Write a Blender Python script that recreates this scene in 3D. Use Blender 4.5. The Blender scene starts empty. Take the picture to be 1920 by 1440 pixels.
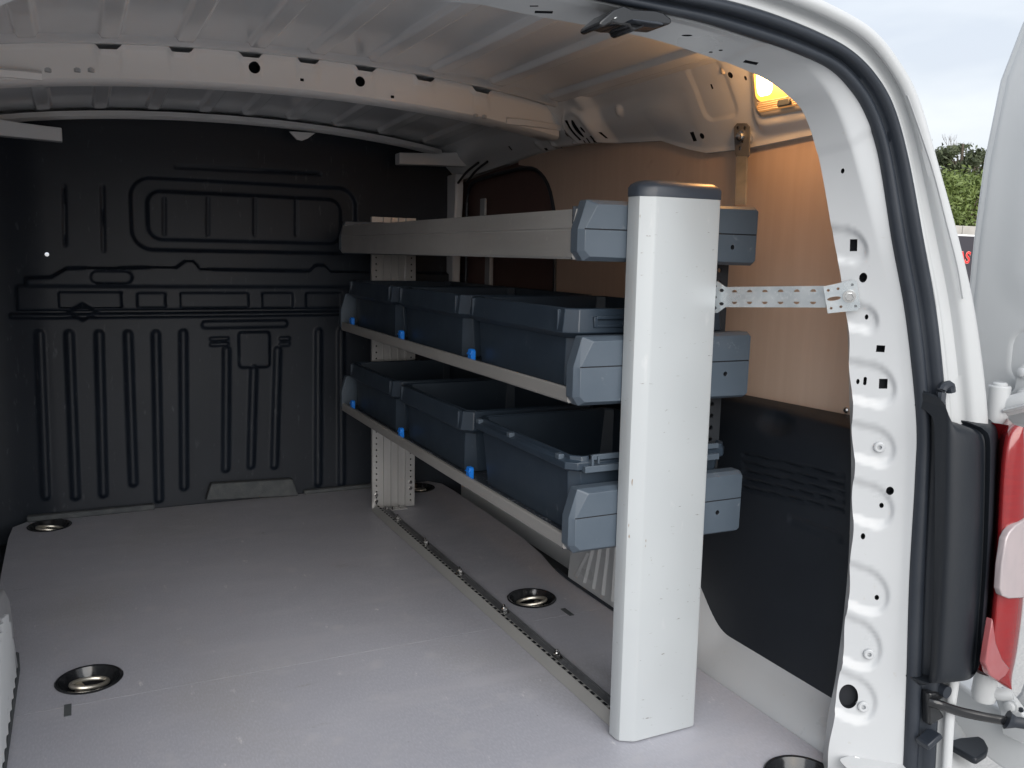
import bpy, bmesh, math, random
import numpy as np
from mathutils import Vector, Matrix

random.seed(4)
RNG = np.random.default_rng(4)
scene = bpy.context.scene
col = scene.collection
rad = math.radians

# ------------------------------------------------------------------ camera
YAW, PITCH, ROLL, FOC, CAMH = rad(26.212), rad(8.396), rad(1.2195), 1644.1, 0.82
def cam_rows():
    cy, sy = math.cos(YAW), math.sin(YAW)
    Rz = np.array([[cy, -sy, 0], [sy, cy, 0], [0, 0, 1]])
    B = np.array([[1, 0, 0], [0, 0, -1], [0, 1, 0]])
    cp, sp = math.cos(PITCH), math.sin(PITCH)
    Rx = np.array([[1, 0, 0], [0, cp, -sp], [0, sp, cp]])
    cr, sr = math.cos(ROLL), math.sin(ROLL)
    Rr = np.array([[cr, -sr, 0], [sr, cr, 0], [0, 0, 1]])
    return Rr @ Rx @ B @ Rz
MC = cam_rows()
CP = np.array([0, 0, CAMH])
cd = bpy.data.cameras.new('camera')
cam = bpy.data.objects.new('camera', cd)
col.objects.link(cam)
cd.sensor_width = 36.0
cd.lens = FOC / 1920 * 36.0
cd.clip_start = 0.02
cd.clip_end = 600
r_, u_, b_ = MC[0], -MC[1], -MC[2]
cam.matrix_world = Matrix(((r_[0], u_[0], b_[0], 0), (r_[1], u_[1], b_[1], 0), (r_[2], u_[2], b_[2], CAMH), (0, 0, 0, 1)))
scene.camera = cam
scene.render.resolution_x, scene.render.resolution_y = 1024, 768

# ------------------------------------------------------------------ world, overcast daylight
SUN_EL, SUN_AZ = rad(26), rad(193)          # azimuth measured from +Y (into the van) clockwise: behind the camera
SKY_GAIN = 0.28
world = bpy.data.worlds.new('World')
scene.world = world
world.use_nodes = True
wn, wl = world.node_tree.nodes, world.node_tree.links
wn.clear()
w_out = wn.new('ShaderNodeOutputWorld')
w_bg = wn.new('ShaderNodeBackground')
w_sky = wn.new('ShaderNodeTexSky')
w_sky.sky_type = 'NISHITA'
w_sky.sun_disc = False
w_sky.sun_elevation = SUN_EL
w_sky.sun_rotation = SUN_AZ
w_sky.air_density = 1.5
w_sky.dust_density = 4.0
w_bg.inputs['Strength'].default_value = 0.10
# cloud deck laid over the clear sky: nearly closed, with soft thicker patches
w_tc = wn.new('ShaderNodeTexCoord')
w_map = wn.new('ShaderNodeMapping')
w_map.inputs['Scale'].default_value = (1.6, 1.6, 5.0)
w_n = wn.new('ShaderNodeTexNoise')
w_n.inputs['Scale'].default_value = 1.7
w_n.inputs['Detail'].default_value = 5
w_n.inputs['Roughness'].default_value = 0.5
w_r = wn.new('ShaderNodeValToRGB')
g = SKY_GAIN / 0.10
w_r.color_ramp.elements[0].position = 0.36
w_r.color_ramp.elements[0].color = (0.78 * g, 0.84 * g, 0.95 * g, 1)
w_r.color_ramp.elements[1].position = 0.64
w_r.color_ramp.elements[1].color = (1.04 * g, 1.08 * g, 1.13 * g, 1)
w_mix = wn.new('ShaderNodeMix')
w_mix.data_type = 'RGBA'
w_mix.inputs[0].default_value = 0.93
wl.new(w_tc.outputs['Generated'], w_map.inputs['Vector'])
wl.new(w_map.outputs['Vector'], w_n.inputs['Vector'])
wl.new(w_n.outputs['Fac'], w_r.inputs['Fac'])
wl.new(w_sky.outputs['Color'], w_mix.inputs[6])
wl.new(w_r.outputs['Color'], w_mix.inputs[7])
wl.new(w_mix.outputs[2], w_bg.inputs['Color'])
wl.new(w_bg.outputs['Background'], w_out.inputs['Surface'])

sd = bpy.data.lights.new('sun', 'SUN')
sd.energy = 1.1
sd.angle = rad(70)
sd.color = (1.0, 0.99, 0.98)
sun = bpy.data.objects.new('sun', sd)
col.objects.link(sun)
sdir = Vector((math.sin(SUN_AZ) * math.cos(SUN_EL), math.cos(SUN_AZ) * math.cos(SUN_EL), math.sin(SUN_EL)))
sun.rotation_euler = sdir.to_track_quat('Z', 'Y').to_euler()

vs = scene.view_settings
scene.display_settings.display_device = 'sRGB'
vs.view_transform = 'Standard'
vs.look = 'None'
vs.exposure = 1.78
vs.gamma = 1.0
vs.use_curve_mapping = False
scene.cycles.use_denoising = True
scene.cycles.max_bounces = 12
scene.cycles.diffuse_bounces = 8
scene.cycles.glossy_bounces = 4
scene.cycles.sample_clamp_indirect = 6.0

# ------------------------------------------------------------------ measuring: a pixel of the photograph -> a point on a real plane
def on(px, py, n, d):
    ray = MC.T @ np.array([(px - 960) / FOC, (py - 720) / FOC, 1.0])
    n = np.array(n, float)
    return CP + ray * ((d - n @ CP) / (n @ ray))
AX = {'X': (1, 0, 0), 'Y': (0, 1, 0), 'Z': (0, 0, 1)}
def at(px, py, ax, val):
    return on(px, py, AX[ax], val)
XC = 0.4625                                   # the van's centre line
def mirx(x):
    return 2 * XC - x

# ------------------------------------------------------------------ materials
MATS = {}
def mat(name, color, rough=0.5, metal=0.0, spec=0.5, coat=0.0, noise=None, bump=None, rough_noise=0.0, emission=None, transmission=0.0, ior=1.45):
    """noise = list of (scale, detail, stretch xyz, lo, hi, other colour); bump = (scale, strength, distance)"""
    m = bpy.data.materials.new(name)
    m.use_nodes = True
    nt = m.node_tree
    nd, lk = nt.nodes, nt.links
    p = nd['Principled BSDF']
    p.inputs['Base Color'].default_value = (*color, 1)
    p.inputs['Roughness'].default_value = rough
    p.inputs['Metallic'].default_value = metal
    p.inputs['Specular IOR Level'].default_value = spec
    p.inputs['Coat Weight'].default_value = coat
    p.inputs['Coat Roughness'].default_value = 0.12
    p.inputs['IOR'].default_value = ior
    if transmission:
        p.inputs['Transmission Weight'].default_value = transmission
    tc = nd.new('ShaderNodeTexCoord')
    cur = None
    for k, (sc, det, st, lo, hi, oc) in enumerate(noise or []):
        mp = nd.new('ShaderNodeMapping')
        mp.inputs['Scale'].default_value = st
        mp.inputs['Location'].default_value = (k * 3.7, k * 1.3, k * 2.1)
        n = nd.new('ShaderNodeTexNoise')
        n.inputs['Scale'].default_value = sc
        n.inputs['Detail'].default_value = det
        n.inputs['Roughness'].default_value = 0.6
        r = nd.new('ShaderNodeValToRGB')
        r.color_ramp.elements[0].position = lo
        r.color_ramp.elements[1].position = hi
        mx = nd.new('ShaderNodeMix')
        mx.data_type = 'RGBA'
        lk.new(tc.outputs['Object'], mp.inputs['Vector'])
        lk.new(mp.outputs['Vector'], n.inputs['Vector'])
        lk.new(n.outputs['Fac'], r.inputs['Fac'])
        lk.new(r.outputs['Color'], mx.inputs[0])
        if cur is None:
            mx.inputs[6].default_value = (*color, 1)
        else:
            lk.new(cur, mx.inputs[6])
        mx.inputs[7].default_value = (*oc, 1)
        cur = mx.outputs[2]
    if cur is not None:
        lk.new(cur, p.inputs['Base Color'])
    if rough_noise:
        n = nd.new('ShaderNodeTexNoise')
        n.inputs['Scale'].default_value = 9
        n.inputs['Detail'].default_value = 6
        mr = nd.new('ShaderNodeMapRange')
        mr.inputs['From Min'].default_value = 0.3
        mr.inputs['From Max'].default_value = 0.7
        mr.inputs['To Min'].default_value = max(0.02, rough - rough_noise)
        mr.inputs['To Max'].default_value = min(1, rough + rough_noise)
        lk.new(tc.outputs['Object'], n.inputs['Vector'])
        lk.new(n.outputs['Fac'], mr.inputs['Value'])
        lk.new(mr.outputs['Result'], p.inputs['Roughness'])
    if bump:
        n = nd.new('ShaderNodeTexNoise')
        n.inputs['Scale'].default_value = bump[0]
        n.inputs['Detail'].default_value = 4
        bm = nd.new('ShaderNodeBump')
        bm.inputs['Strength'].default_value = bump[1]
        bm.inputs['Distance'].default_value = bump[2]
        lk.new(tc.outputs['Object'], n.inputs['Vector'])
        lk.new(n.outputs['Fac'], bm.inputs['Height'])
        lk.new(bm.outputs['Normal'], p.inputs['Normal'])
    if emission:
        p.inputs['Emission Color'].default_value = (*emission[0], 1)
        p.inputs['Emission Strength'].default_value = emission[1]
    MATS[name] = m
    return m

ONE = (1, 1, 1)
mat('paint_dimmed', (0.425, 0.44, 0.455), 0.32, coat=0.25, noise=[(5, 4, ONE, .35, .8, (0.40, 0.415, 0.43)), (60, 3, ONE, .68, .78, (0.38, 0.375, 0.36))], rough_noise=.06)  # body paint, darkened so the brightly lit door frame reads less lit
mat('paint_out', (0.48, 0.495, 0.505), 0.22, coat=0.5, noise=[(4, 4, ONE, .4, .8, (0.455, 0.47, 0.48))], rough_noise=.05)
mat('paint_lifted', (0.75, 0.775, 0.80), 0.20, coat=0.3, noise=[(4, 5, ONE, .4, .75, (0.72, 0.74, 0.765))], rough_noise=.05)  # same body paint, lightened to stand in for more light inside
mat('bow_paint_lifted', (0.78, 0.785, 0.79), 0.4, noise=[(6, 4, ONE, .4, .8, (0.75, 0.755, 0.755))], rough_noise=.05)  # body paint again, lightened in place of light reaching the bow
mat('black_plastic', (0.007, 0.0115, 0.020), 0.52, noise=[(5, 6, ONE, .45, .8, (0.010, 0.016, 0.026)), (60, 6, (1, 1, .3), .63, .78, (0.055, 0.062, 0.075)), (22, 8, (1, 1, .2), .66, .74, (0.04, 0.048, 0.06))], bump=(420, .12, .001))
mat('trim_plastic', (0.008, 0.011, 0.016), 0.5, noise=[(6, 5, ONE, .4, .8, (0.011, 0.0145, 0.020))], bump=(600, .25, .001), rough_noise=.06)
mat('rubber', (0.020, 0.025, 0.034), 0.42, noise=[(7, 5, ONE, .45, .8, (0.029, 0.035, 0.045))], rough_noise=.08)
mat('bin_plastic', (0.020, 0.031, 0.046), 0.42, noise=[(10, 5, ONE, .4, .85, (0.025, 0.038, 0.055)), (80, 5, (1, 1, .3), .68, .8, (0.085, 0.10, 0.12))], rough_noise=.08)
mat('cap_plastic', (0.060, 0.079, 0.102), 0.40, noise=[(9, 5, ONE, .4, .85, (0.075, 0.096, 0.121)), (38, 7, ONE, .64, .76, (0.15, 0.17, 0.19))], rough_noise=.08, bump=(500, .08, .0006))
mat('cap_dark', (0.032, 0.040, 0.054), 0.35, noise=[(9, 5, ONE, .4, .85, (0.042, 0.051, 0.066))])
mat('panel_silver', (0.41, 0.435, 0.45), 0.42, metal=0.2, noise=[(3, 5, (1, 1, .4), .4, .8, (0.38, 0.405, 0.42)), (26, 4, (1, 1, .3), .66, .8, (0.50, 0.515, 0.525)), (34, 5, (1.5, 1, 7), .69, .71, (0.17, 0.16, 0.15)), (70, 3, (1, 1, .3), .735, .75, (0.24, 0.20, 0.16))], rough_noise=.08)
mat('aluminium', (0.52, 0.52, 0.52), 0.38, metal=0.55, noise=[(20, 4, (1, 1, .1), .4, .8, (0.45, 0.45, 0.45))], rough_noise=.08)
mat('profile_alu', (0.34, 0.335, 0.325), 0.42, metal=0.35, noise=[(14, 6, (1, .12, 1), .4, .8, (0.27, 0.26, 0.25)), (50, 6, ONE, .64, .78, (0.45, 0.43, 0.40))], rough_noise=.1)
mat('zinc', (0.62, 0.66, 0.68), 0.30, metal=0.75, noise=[(28, 4, ONE, .35, .7, (0.50, 0.55, 0.58)), (120, 3, ONE, .55, .75, (0.70, 0.74, 0.76))], rough_noise=.12)
mat('rail_metal', (0.40, 0.405, 0.40), 0.42, metal=0.4, noise=[(16, 5, (1, .1, 1), .4, .8, (0.44, 0.43, 0.41))], rough_noise=.1)
mat('rail_dark', (0.030, 0.034, 0.040), 0.42, metal=0.2)
mat('strap_steel', (0.15, 0.155, 0.165), 0.5, metal=0.15, noise=[(30, 4, ONE, .4, .7, (0.11, 0.115, 0.125))])
mat('hole_shade', (0.006, 0.008, 0.012), 0.8)  # near-black on the walls of cut holes: cavity shade put into the colour
mat('steel', (0.68, 0.68, 0.67), 0.2, metal=1.0)
mat('ring_steel', (0.62, 0.59, 0.52), 0.35, metal=0.8, noise=[(30, 4, ONE, .4, .8, (0.48, 0.44, 0.36))])
mat('cup_black', (0.012, 0.013, 0.015), 0.18, coat=.4)
mat('blue_plastic', (0.01, 0.16, 0.60), 0.35)
mat('wood', (0.62, 0.475, 0.38), 0.48, noise=[(3.0, 5, (1, 1, .35), .35, .75, (0.575, 0.435, 0.345)), (55, 4, (1, 1, .06), .42, .8, (0.65, 0.505, 0.41)), (9, 6, ONE, .68, .78, (0.46, 0.32, 0.24))], bump=(150, .06, .001), rough_noise=.06)
mat('door_board', (0.13, 0.075, 0.065), 0.5, noise=[(4, 5, (1, 1, .3), .4, .8, (0.10, 0.06, 0.055))])
mat('grey_fibre', (0.07, 0.078, 0.085), 0.8, noise=[(25, 5, ONE, .4, .7, (0.10, 0.108, 0.112))], bump=(200, .4, .003))
mat('speckle_mat', (0.022, 0.027, 0.036), 0.35, noise=[(160, 2, ONE, .6, .68, (0.25, 0.27, 0.3))])
mat('lamp_bezel', (0.62, 0.55, 0.45), 0.35)
mat('lens_amber', (0.9, 0.55, 0.2), 0.25, emission=((1.0, 0.42, 0.06), 0.60))
mat('lens_hot', (1.0, 0.8, 0.4), 0.3, emission=((1.0, 0.72, 0.28), 3.5))
mat('lens_grill', (0.75, 0.50, 0.28), 0.35, emission=((1.0, 0.40, 0.08), 0.10))
mat('lens_red', (0.20, 0.006, 0.009), 0.10, coat=.8, spec=.6, noise=[(5, 3, (1, 1, .6), .4, .75, (0.27, 0.02, 0.022)), (160, 1, (.2, .2, 1), .45, .6, (0.24, 0.010, 0.012))])
mat('lens_bright_red', (0.85, 0.02, 0.015), 0.12, coat=1.0)
mat('lens_clear', (0.40, 0.345, 0.355), 0.10, coat=1.0, noise=[(40, 2, (1, 1, .3), .4, .7, (0.36, 0.32, 0.33))])
mat('lens_pink', (0.30, 0.075, 0.08), 0.12, coat=.8, noise=[(12, 3, ONE, .4, .75, (0.34, 0.14, 0.15))])
mat('rust', (0.30, 0.12, 0.035), 0.7, noise=[(60, 4, ONE, .4, .7, (0.45, 0.24, 0.1))])
mat('asphalt', (0.40, 0.395, 0.385), 0.85, noise=[(12, 6, ONE, .35, .75, (0.44, 0.43, 0.415)), (140, 3, ONE, .6, .7, (0.46, 0.45, 0.43))], bump=(90, .5, .01))
mat('concrete', (0.36, 0.34, 0.31), 0.85, noise=[(4, 6, ONE, .35, .75, (0.46, 0.44, 0.41))], bump=(30, .3, .01))
mat('sign_black', (0.035, 0.032, 0.04), 0.4)
mat('sign_white', (0.75, 0.75, 0.75), 0.5)
mat('sign_red', (0.75, 0.03, 0.03), 0.5)
mat('sign_pink', (0.85, 0.30, 0.27), 0.5)
mat('leaf_dark', (0.045, 0.060, 0.028), 0.6, noise=[(6, 3, ONE, .35, .7, (0.075, 0.09, 0.04))])
mat('leaf_green', (0.10, 0.145, 0.035), 0.55, noise=[(5, 3, ONE, .35, .7, (0.17, 0.215, 0.06))])
mat('bark', (0.10, 0.08, 0.06), 0.9)

# the load floor: worn grey phenolic plywood with scuffs
def floor_material():
    m = mat('floor', (0.385, 0.388, 0.432), 0.45, noise=[
        (2.2, 6, (1, 1, 1), .35, .75, (0.335, 0.342, 0.388)),
        (1.7, 5, (1, .6, 1), .52, .72, (0.365, 0.36, 0.37)),
        (5, 8, (.35, 1.6, 1), .54, .76, (0.435, 0.432, 0.465)),
        (13, 9, (1, 1, 1), .58, .82, (0.47, 0.465, 0.48)),
        (52, 7, (1, .35, 1), .665, .74, (0.62, 0.61, 0.615)),
        (9, 9, (.5, 2.2, 1), .67, .73, (0.30, 0.295, 0.31)),
        (34, 7, (1, 1, 1), .725, .745, (0.075, 0.07, 0.07)),
        (330, 2, (1, .3, 1), .42, .72, (0.42, 0.424, 0.47))], bump=(300, .12, .0012), rough_noise=.14)
    return m
floor_material()

# ------------------------------------------------------------------ mesh helpers
def link(o, parent=None):
    col.objects.link(o)
    if parent is not None:
        o.parent = parent
    return o
def empty(name, loc=(0, 0, 0), parent=None):
    o = bpy.data.objects.new(name, None)
    o.location = loc
    o.empty_display_size = 0.1
    return link(o, parent)
def tag(o, label=None, cat=None, group=None, kind=None):
    if label: o['label'] = label
    if cat: o['category'] = cat
    if group: o['group'] = group
    if kind: o['kind'] = kind
    return o

class MB:
    def __init__(s):
        s.v, s.f = [], []
    def add(s, vs_, fs_):
        o = len(s.v)
        s.v += [tuple(map(float, p)) for p in vs_]
        s.f += [tuple(i + o for i in f) for f in fs_]
        return s
    def box(s, x0, x1, y0, y1, z0, z1):
        return s.add([(x0, y0, z0), (x1, y0, z0), (x1, y1, z0), (x0, y1, z0), (x0, y0, z1), (x1, y0, z1), (x1, y1, z1), (x0, y1, z1)],
                     [(3, 2, 1, 0), (4, 5, 6, 7), (0, 1, 5, 4), (1, 2, 6, 5), (2, 3, 7, 6), (3, 0, 4, 7)])
    def loft(s, rings, close=True, caps=True):
        n = len(rings[0])
        vs_ = [p for r in rings for p in r]
        fs_ = []
        for i in range(len(rings) - 1):
            for j in range(n if close else n - 1):
                k = (j + 1) % n
                fs_.append((i * n + j, i * n + k, (i + 1) * n + k, (i + 1) * n + j))
        if caps and close:
            fs_.append(tuple(range(n - 1, -1, -1)))
            fs_.append(tuple((len(rings) - 1) * n + j for j in range(n)))
        return s.add(vs_, fs_)
    def prism(s, poly, axis, a0, a1):
        def p3(p, a):
            return {'X': (a, p[0], p[1]), 'Y': (p[0], a, p[1]), 'Z': (p[0], p[1], a)}[axis]
        return s.loft([[p3(p, a0) for p in poly], [p3(p, a1) for p in poly]])
    def tube(s, path, r, seg=10, caps=True, flat=None):
        path = [Vector(p) for p in path]
        rings = []
        up = Vector((0, 0, 1))
        for i, p in enumerate(path):
            t = (path[min(i + 1, len(path) - 1)] - path[max(i - 1, 0)]).normalized()
            u = up if abs(t.dot(up)) < .95 else Vector((1, 0, 0))
            a = t.cross(u).normalized()
            b = a.cross(t).normalized()
            rr = r[i] if isinstance(r, (list, tuple)) else r
            ra, rb = (rr, rr) if flat is None else (rr * flat[0], rr * flat[1])
            rings.append([p + a * math.cos(q) * ra + b * math.sin(q) * rb for q in [2 * math.pi * k / seg for k in range(seg)]])
        return s.loft(rings, True, caps)
    def lathe(s, prof, c, axis='Z', seg=32, caps=True):
        rings = []
        for r, h in prof:
            ring = []
            for k in range(seg):
                q = 2 * math.pi * k / seg
                a, b = r * math.cos(q), r * math.sin(q)
                d = {'Z': (a, b, h), 'Y': (a, h, b), 'X': (h, a, b)}[axis]
                ring.append((c[0] + d[0], c[1] + d[1], c[2] + d[2]))
            rings.append(ring)
        return s.loft(rings, True, caps)
    def grid(s, A):
        n, m = A.shape[:2]
        vs_ = A.reshape(-1, 3)
        idx = np.arange(n * m).reshape(n, m)
        q = np.stack([idx[:-1, :-1], idx[1:, :-1], idx[1:, 1:], idx[:-1, 1:]], -1).reshape(-1, 4)
        return s.add(vs_, q.tolist())
    def build(s, name, m, parent=None, smooth=35, bevel=0, seg=2, recalc=True, loc=None):
        me = bpy.data.meshes.new(name)
        me.from_pydata(s.v, [], s.f)
        if recalc:
            bm = bmesh.new()
            bm.from_mesh(me)
            bmesh.ops.recalc_face_normals(bm, faces=bm.faces)
            bm.to_mesh(me)
            bm.free()
        if m is not None:
            me.materials.append(MATS[m])
        o = bpy.data.objects.new(name, me)
        if loc is not None:
            o.location = loc
        link(o, parent)
        shade(o, smooth)
        if bevel:
            b = o.modifiers.new('bevel', 'BEVEL')
            b.width = bevel
            b.segments = seg
            b.limit_method = 'ANGLE'
            b.angle_limit = rad(28)
            b.harden_normals = False
        return o
def shade(o, ang):
    me = o.data
    me.polygons.foreach_set('use_smooth', [ang > 0] * len(me.polygons))
    if 0 < ang < 180:
        me.set_sharp_from_angle(angle=rad(ang))
def cut(o, cb, smooth=35, dark=None):
    """boolean difference with the cutters collected in cb; dark = material of the cut walls"""
    me = bpy.data.meshes.new('cutter')
    me.from_pydata(cb.v, [], cb.f)
    if dark:
        o.data.materials.append(MATS[dark])
        for m in o.data.materials:
            me.materials.append(m)
        me.polygons.foreach_set('material_index', [len(o.data.materials) - 1] * len(me.polygons))
    bm = bmesh.new()
    bm.from_mesh(me)
    bmesh.ops.recalc_face_normals(bm, faces=bm.faces)
    bm.to_mesh(me)
    bm.free()
    c = bpy.data.objects.new('cutter', me)
    col.objects.link(c)
    md = o.modifiers.new('cut', 'BOOLEAN')
    md.operation = 'DIFFERENCE'
    md.solver = 'EXACT'
    md.object = c
    while o.modifiers[0] != md:
        o.modifiers.move(len(o.modifiers) - 1, 0) if hasattr(o.modifiers, 'move') else None
        break
    others = [m for m in o.modifiers if m != md]
    for m in others:
        m.show_viewport = False
    bpy.context.view_layer.update()
    dg = bpy.context.evaluated_depsgraph_get()
    nm = bpy.data.meshes.new_from_object(o.evaluated_get(dg))
    o.modifiers.remove(md)
    for m in others:
        m.show_viewport = True
    old = o.data
    nm.name = old.name
    o.data = nm
    bpy.data.meshes.remove(old)
    bpy.data.objects.remove(c)
    bpy.data.meshes.remove(me)
    shade(o, smooth)
    return o
def sstep(a, b, x):
    t = np.clip((x - a) / (b - a), 0, 1)
    return t * t * (3 - 2 * t)
def rbox(x, z, x0, x1, z0, z1, r):
    """signed distance (negative inside) of a rounded rectangle"""
    cx, cz, hx, hz = (x0 + x1) / 2, (z0 + z1) / 2, abs(x1 - x0) / 2, abs(z1 - z0) / 2
    r = min(r, hx, hz)
    qx, qz = np.abs(x - cx) - hx + r, np.abs(z - cz) - hz + r
    return np.hypot(np.maximum(qx, 0), np.maximum(qz, 0)) + np.minimum(np.maximum(qx, qz), 0) - r
def seg_d(x, z, a, b):
    ax, az = a
    dx, dz = b[0] - ax, b[1] - az
    t = np.clip(((x - ax) * dx + (z - az) * dz) / (dx * dx + dz * dz), 0, 1)
    return np.hypot(x - ax - t * dx, z - az - t * dz)
def inside(d, soft):
    return 1 - sstep(-soft, soft, d)
def crom(pts, n):
    """resample a polyline smoothly to n points by arc length (Catmull-Rom)"""
    P = np.array(pts, float)
    P = np.vstack([2 * P[0] - P[1], P, 2 * P[-1] - P[-2]])
    out = []
    for i in range(1, len(P) - 2):
        t = np.linspace(0, 1, 24, endpoint=False)[:, None]
        p0, p1, p2, p3 = P[i - 1], P[i], P[i + 1], P[i + 2]
        out.append(.5 * ((2 * p1) + (-p0 + p2) * t + (2 * p0 - 5 * p1 + 4 * p2 - p3) * t ** 2 + (-p0 + 3 * p1 - 3 * p2 + p3) * t ** 3))
    out = np.vstack(out + [P[-2][None]])
    return out
def resample(C, n):
    s = np.r_[0, np.cumsum(np.linalg.norm(np.diff(C, axis=0), axis=1))]
    q = np.linspace(0, s[-1], n)
    return np.stack([np.interp(q, s, C[:, k]) for k in range(3)], 1)
def hexbolt(mb, c, axis, r, h):
    mb.lathe([(r * 1.5, 0), (r * 1.5, h * .25)], c, axis, 16)
    cc = list(c)
    i = 'XYZ'.index(axis)
    mb.lathe([(r, h * .25), (r, h * .85), (r * .8, h)], cc, axis, 6)

# =================================================================== THE VAN
van = tag(empty('van', (XC, 1.9, -0.58)), 'white panel van with open rear doors and racked load bay', 'van')
class Under:                                     # children keep world coordinates under the van's base point
    pass
def part(o):
    """keep a part's world coordinates although its thing's origin is elsewhere"""
    o.matrix_parent_inverse = Matrix.Translation(-Vector(o.parent.matrix_world_loc if False else root_loc(o.parent)))
    return o
def root_loc(o):
    p = Vector((0, 0, 0))
    while o is not None:
        if o.parent is None:
            p += o.location
        o = o.parent
    return p
def P(mb, name, m, parent, **k):
    o = mb.build(name, m, parent, **k)
    if parent is not None and parent.parent is None:
        o.matrix_parent_inverse = Matrix.Translation(-parent.location)
    return o

BULK = 2.92
FR = 0.962                                        # rear end of the load floor
# ---- floor boards
SEAM = 1.667
fl = MB().prism([(-.160, .985), (-.09, .885), (1.0, .885), (1.087, .985), (1.087, SEAM - .0012), (-.160, SEAM - .0012)], 'Z', -.014, 0)
fb1 = P(fl, 'floor_board', 'floor', van, smooth=0)
arcL = [(-.160, 1.86), (-.168, 1.95), (-.19, 2.06), (-.205, 2.2), (-.212, 2.45), (-.215, 2.75), (-.21, 2.86), (-.17, 2.91)]
arcR = [(1.10, 2.91), (1.135, 2.86), (1.14, 2.75), (1.137, 2.45), (1.13, 2.2), (1.115, 2.06), (1.093, 1.95), (1.087, 1.86)]
fl = MB().prism([(1.087, SEAM + .0012)] + arcR[::-1] + arcL[::-1] + [(-.160, SEAM + .0012)], 'Z', -.014, -.0004)
fb2 = P(fl, 'floor_board', 'floor', van, smooth=0)
TIES = [(-.019, 1.762, 25), (-.114, 2.835, 10), (.944, 1.785, 150), (1.035, 2.835, 100), (1.005, .957, 60), (-.08, .957, 0)]
for board, ok in ((fb1, lambda y: y < SEAM), (fb2, lambda y: y > SEAM)):
    cb = MB()
    for x, y, a in TIES:
        if ok(y):
            cb.lathe([(.0535, -.05), (.0535, .05)], (x, y, 0), 'Z', 40)
    if cb.v:
        cut(board, cb, 0, 'hole_shade')
for q_ in ((127, 1332), (1064, 1148)):
    p = at(*q_, 'Z', 0)
    P(MB().box(p[0] - .006, p[0] + .006, p[1] - .022, p[1] + .022, -.0095, .0012), 'joint_plate', 'grey_fibre', van, smooth=0)
# pan under the boards, closes the cups and the slots from below
P(MB().box(-.3, 1.23, .985, 2.96, -.09, -.075).box(-.08, .99, .87, .985, -.09, -.075), 'floor_pan', 'trim_plastic', van, smooth=0)
P(MB().box(-.09, .998, .862, .883, -.06, -.004), 'sill_plate', 'paint_dimmed', van, bevel=.004)
for x, y, a in TIES:
    t = empty('tie_down', (x, y, 0), van)
    t.matrix_parent_inverse = Matrix.Translation(-van.location)
    c = MB().lathe([(.059, 0), (.060, .0018), (.0575, .0035), (.0535, .0022), (.050, -.004), (.043, -.019), (.034, -.025), (.001, -.025)], (0, 0, 0), 'Z', 48, caps=False)
    c.build('cup', 'cup_black', t)
    rg = MB()
    ar = rad(a)
    ca, sa = math.cos(ar), math.sin(ar)
    def rot(p):
        return (p[0] * ca - p[1] * sa, p[0] * sa + p[1] * ca, p[2])
    path = [rot((.034 * math.cos(q), .021 * math.sin(q), -.007 - .006 * math.cos(q))) for q in np.linspace(0, 2 * math.pi, 29)]
    rg.tube(path, .0042, 8, caps=False)
    rg.build('ring', 'ring_steel', t)
    br = MB()
    br.tube([rot((-.012, -.02, -.017)), rot((-.012, .02, -.012))], .0075, 8, flat=(1, .6))
    br.lathe([(.009, -.025), (.009, -.014), (.006, -.012)], rot((-.018, 0, 0)), 'Z', 12)
    br.build('anchor', 'ring_steel', t)

# ---- bulkhead: moulded black plastic partition
gx = np.linspace(-.42, 1.34, 440)
gz = np.linspace(-.16, 1.32, 370)
X, Z = np.meshgrid(gx, gz, indexing='ij')
def B(px, py):
    p = at(px, py, 'Y', BULK)
    return p[0], p[2]
def Brect(x0, y0, x1, y1):
    a, b = B(x0, (y0 + y1) / 2), B(x1, (y0 + y1) / 2)
    c, d = B((x0 + x1) / 2, y0), B((x0 + x1) / 2, y1)
    return a[0], b[0], d[1], c[1]
h = np.zeros_like(X)
h += -.014 * inside(rbox(X, Z, *Brect(246, 343, 668, 472), .06), .006)
h += .011 * inside(rbox(X, Z, *Brect(277, 366, 640, 453), .04), .006)
for px in (308, 390, 478, 556):
    a, b = B(px, 372), B(px, 440)
    h += -.004 * inside(seg_d(X, Z, a, b) - .004, .004)
for (a, b) in (((330, 312), (600, 326)), ((120, 350), (122, 460)), ((192, 350), (194, 470))):
    h += -.006 * inside(seg_d(X, Z, B(*a), B(*b)) - .003, .006)
top = [B(*q) for q in ((40, 521), (95, 520), (125, 503), (330, 501), (345, 490), (362, 490), (375, 505), (578, 508), (590, 497), (606, 497), (618, 509), (800, 512))]
ztop = np.interp(X, [t[0] for t in top], [t[1] for t in top])
zb1, zb2, zb3 = B(340, 537)[1], B(340, 580)[1], B(340, 592)[1]
xl = B(48, 530)[0]
h += .022 * inside(np.maximum(Z - ztop, zb1 - Z), .004) * sstep(xl - .006, xl + .006, X)
h += .012 * inside(np.maximum(Z - zb1, zb2 - Z), .003) * sstep(xl - .03, xl - .02, X)
for r in ((110, 547, 228, 577), (257, 549, 310, 577), (337, 549, 465, 577), (490, 549, 548, 577), (573, 549, 640, 577)):
    h += -.011 * inside(rbox(X, Z, *Brect(*r), .006), .003)
h += .014 * inside(np.abs(Z - zb3 - .004) - .006, .004) * sstep(xl - .05, xl - .04, X)
h += -.009 * inside(rbox(X, Z, *Brect(170, 508, 247, 531), .03), .003)
bx, bz = B(155, 585)
h += .016 * inside(np.abs(X - bx) * .8 + np.abs(Z - bz) * 1.2 - .03, .008)
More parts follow.
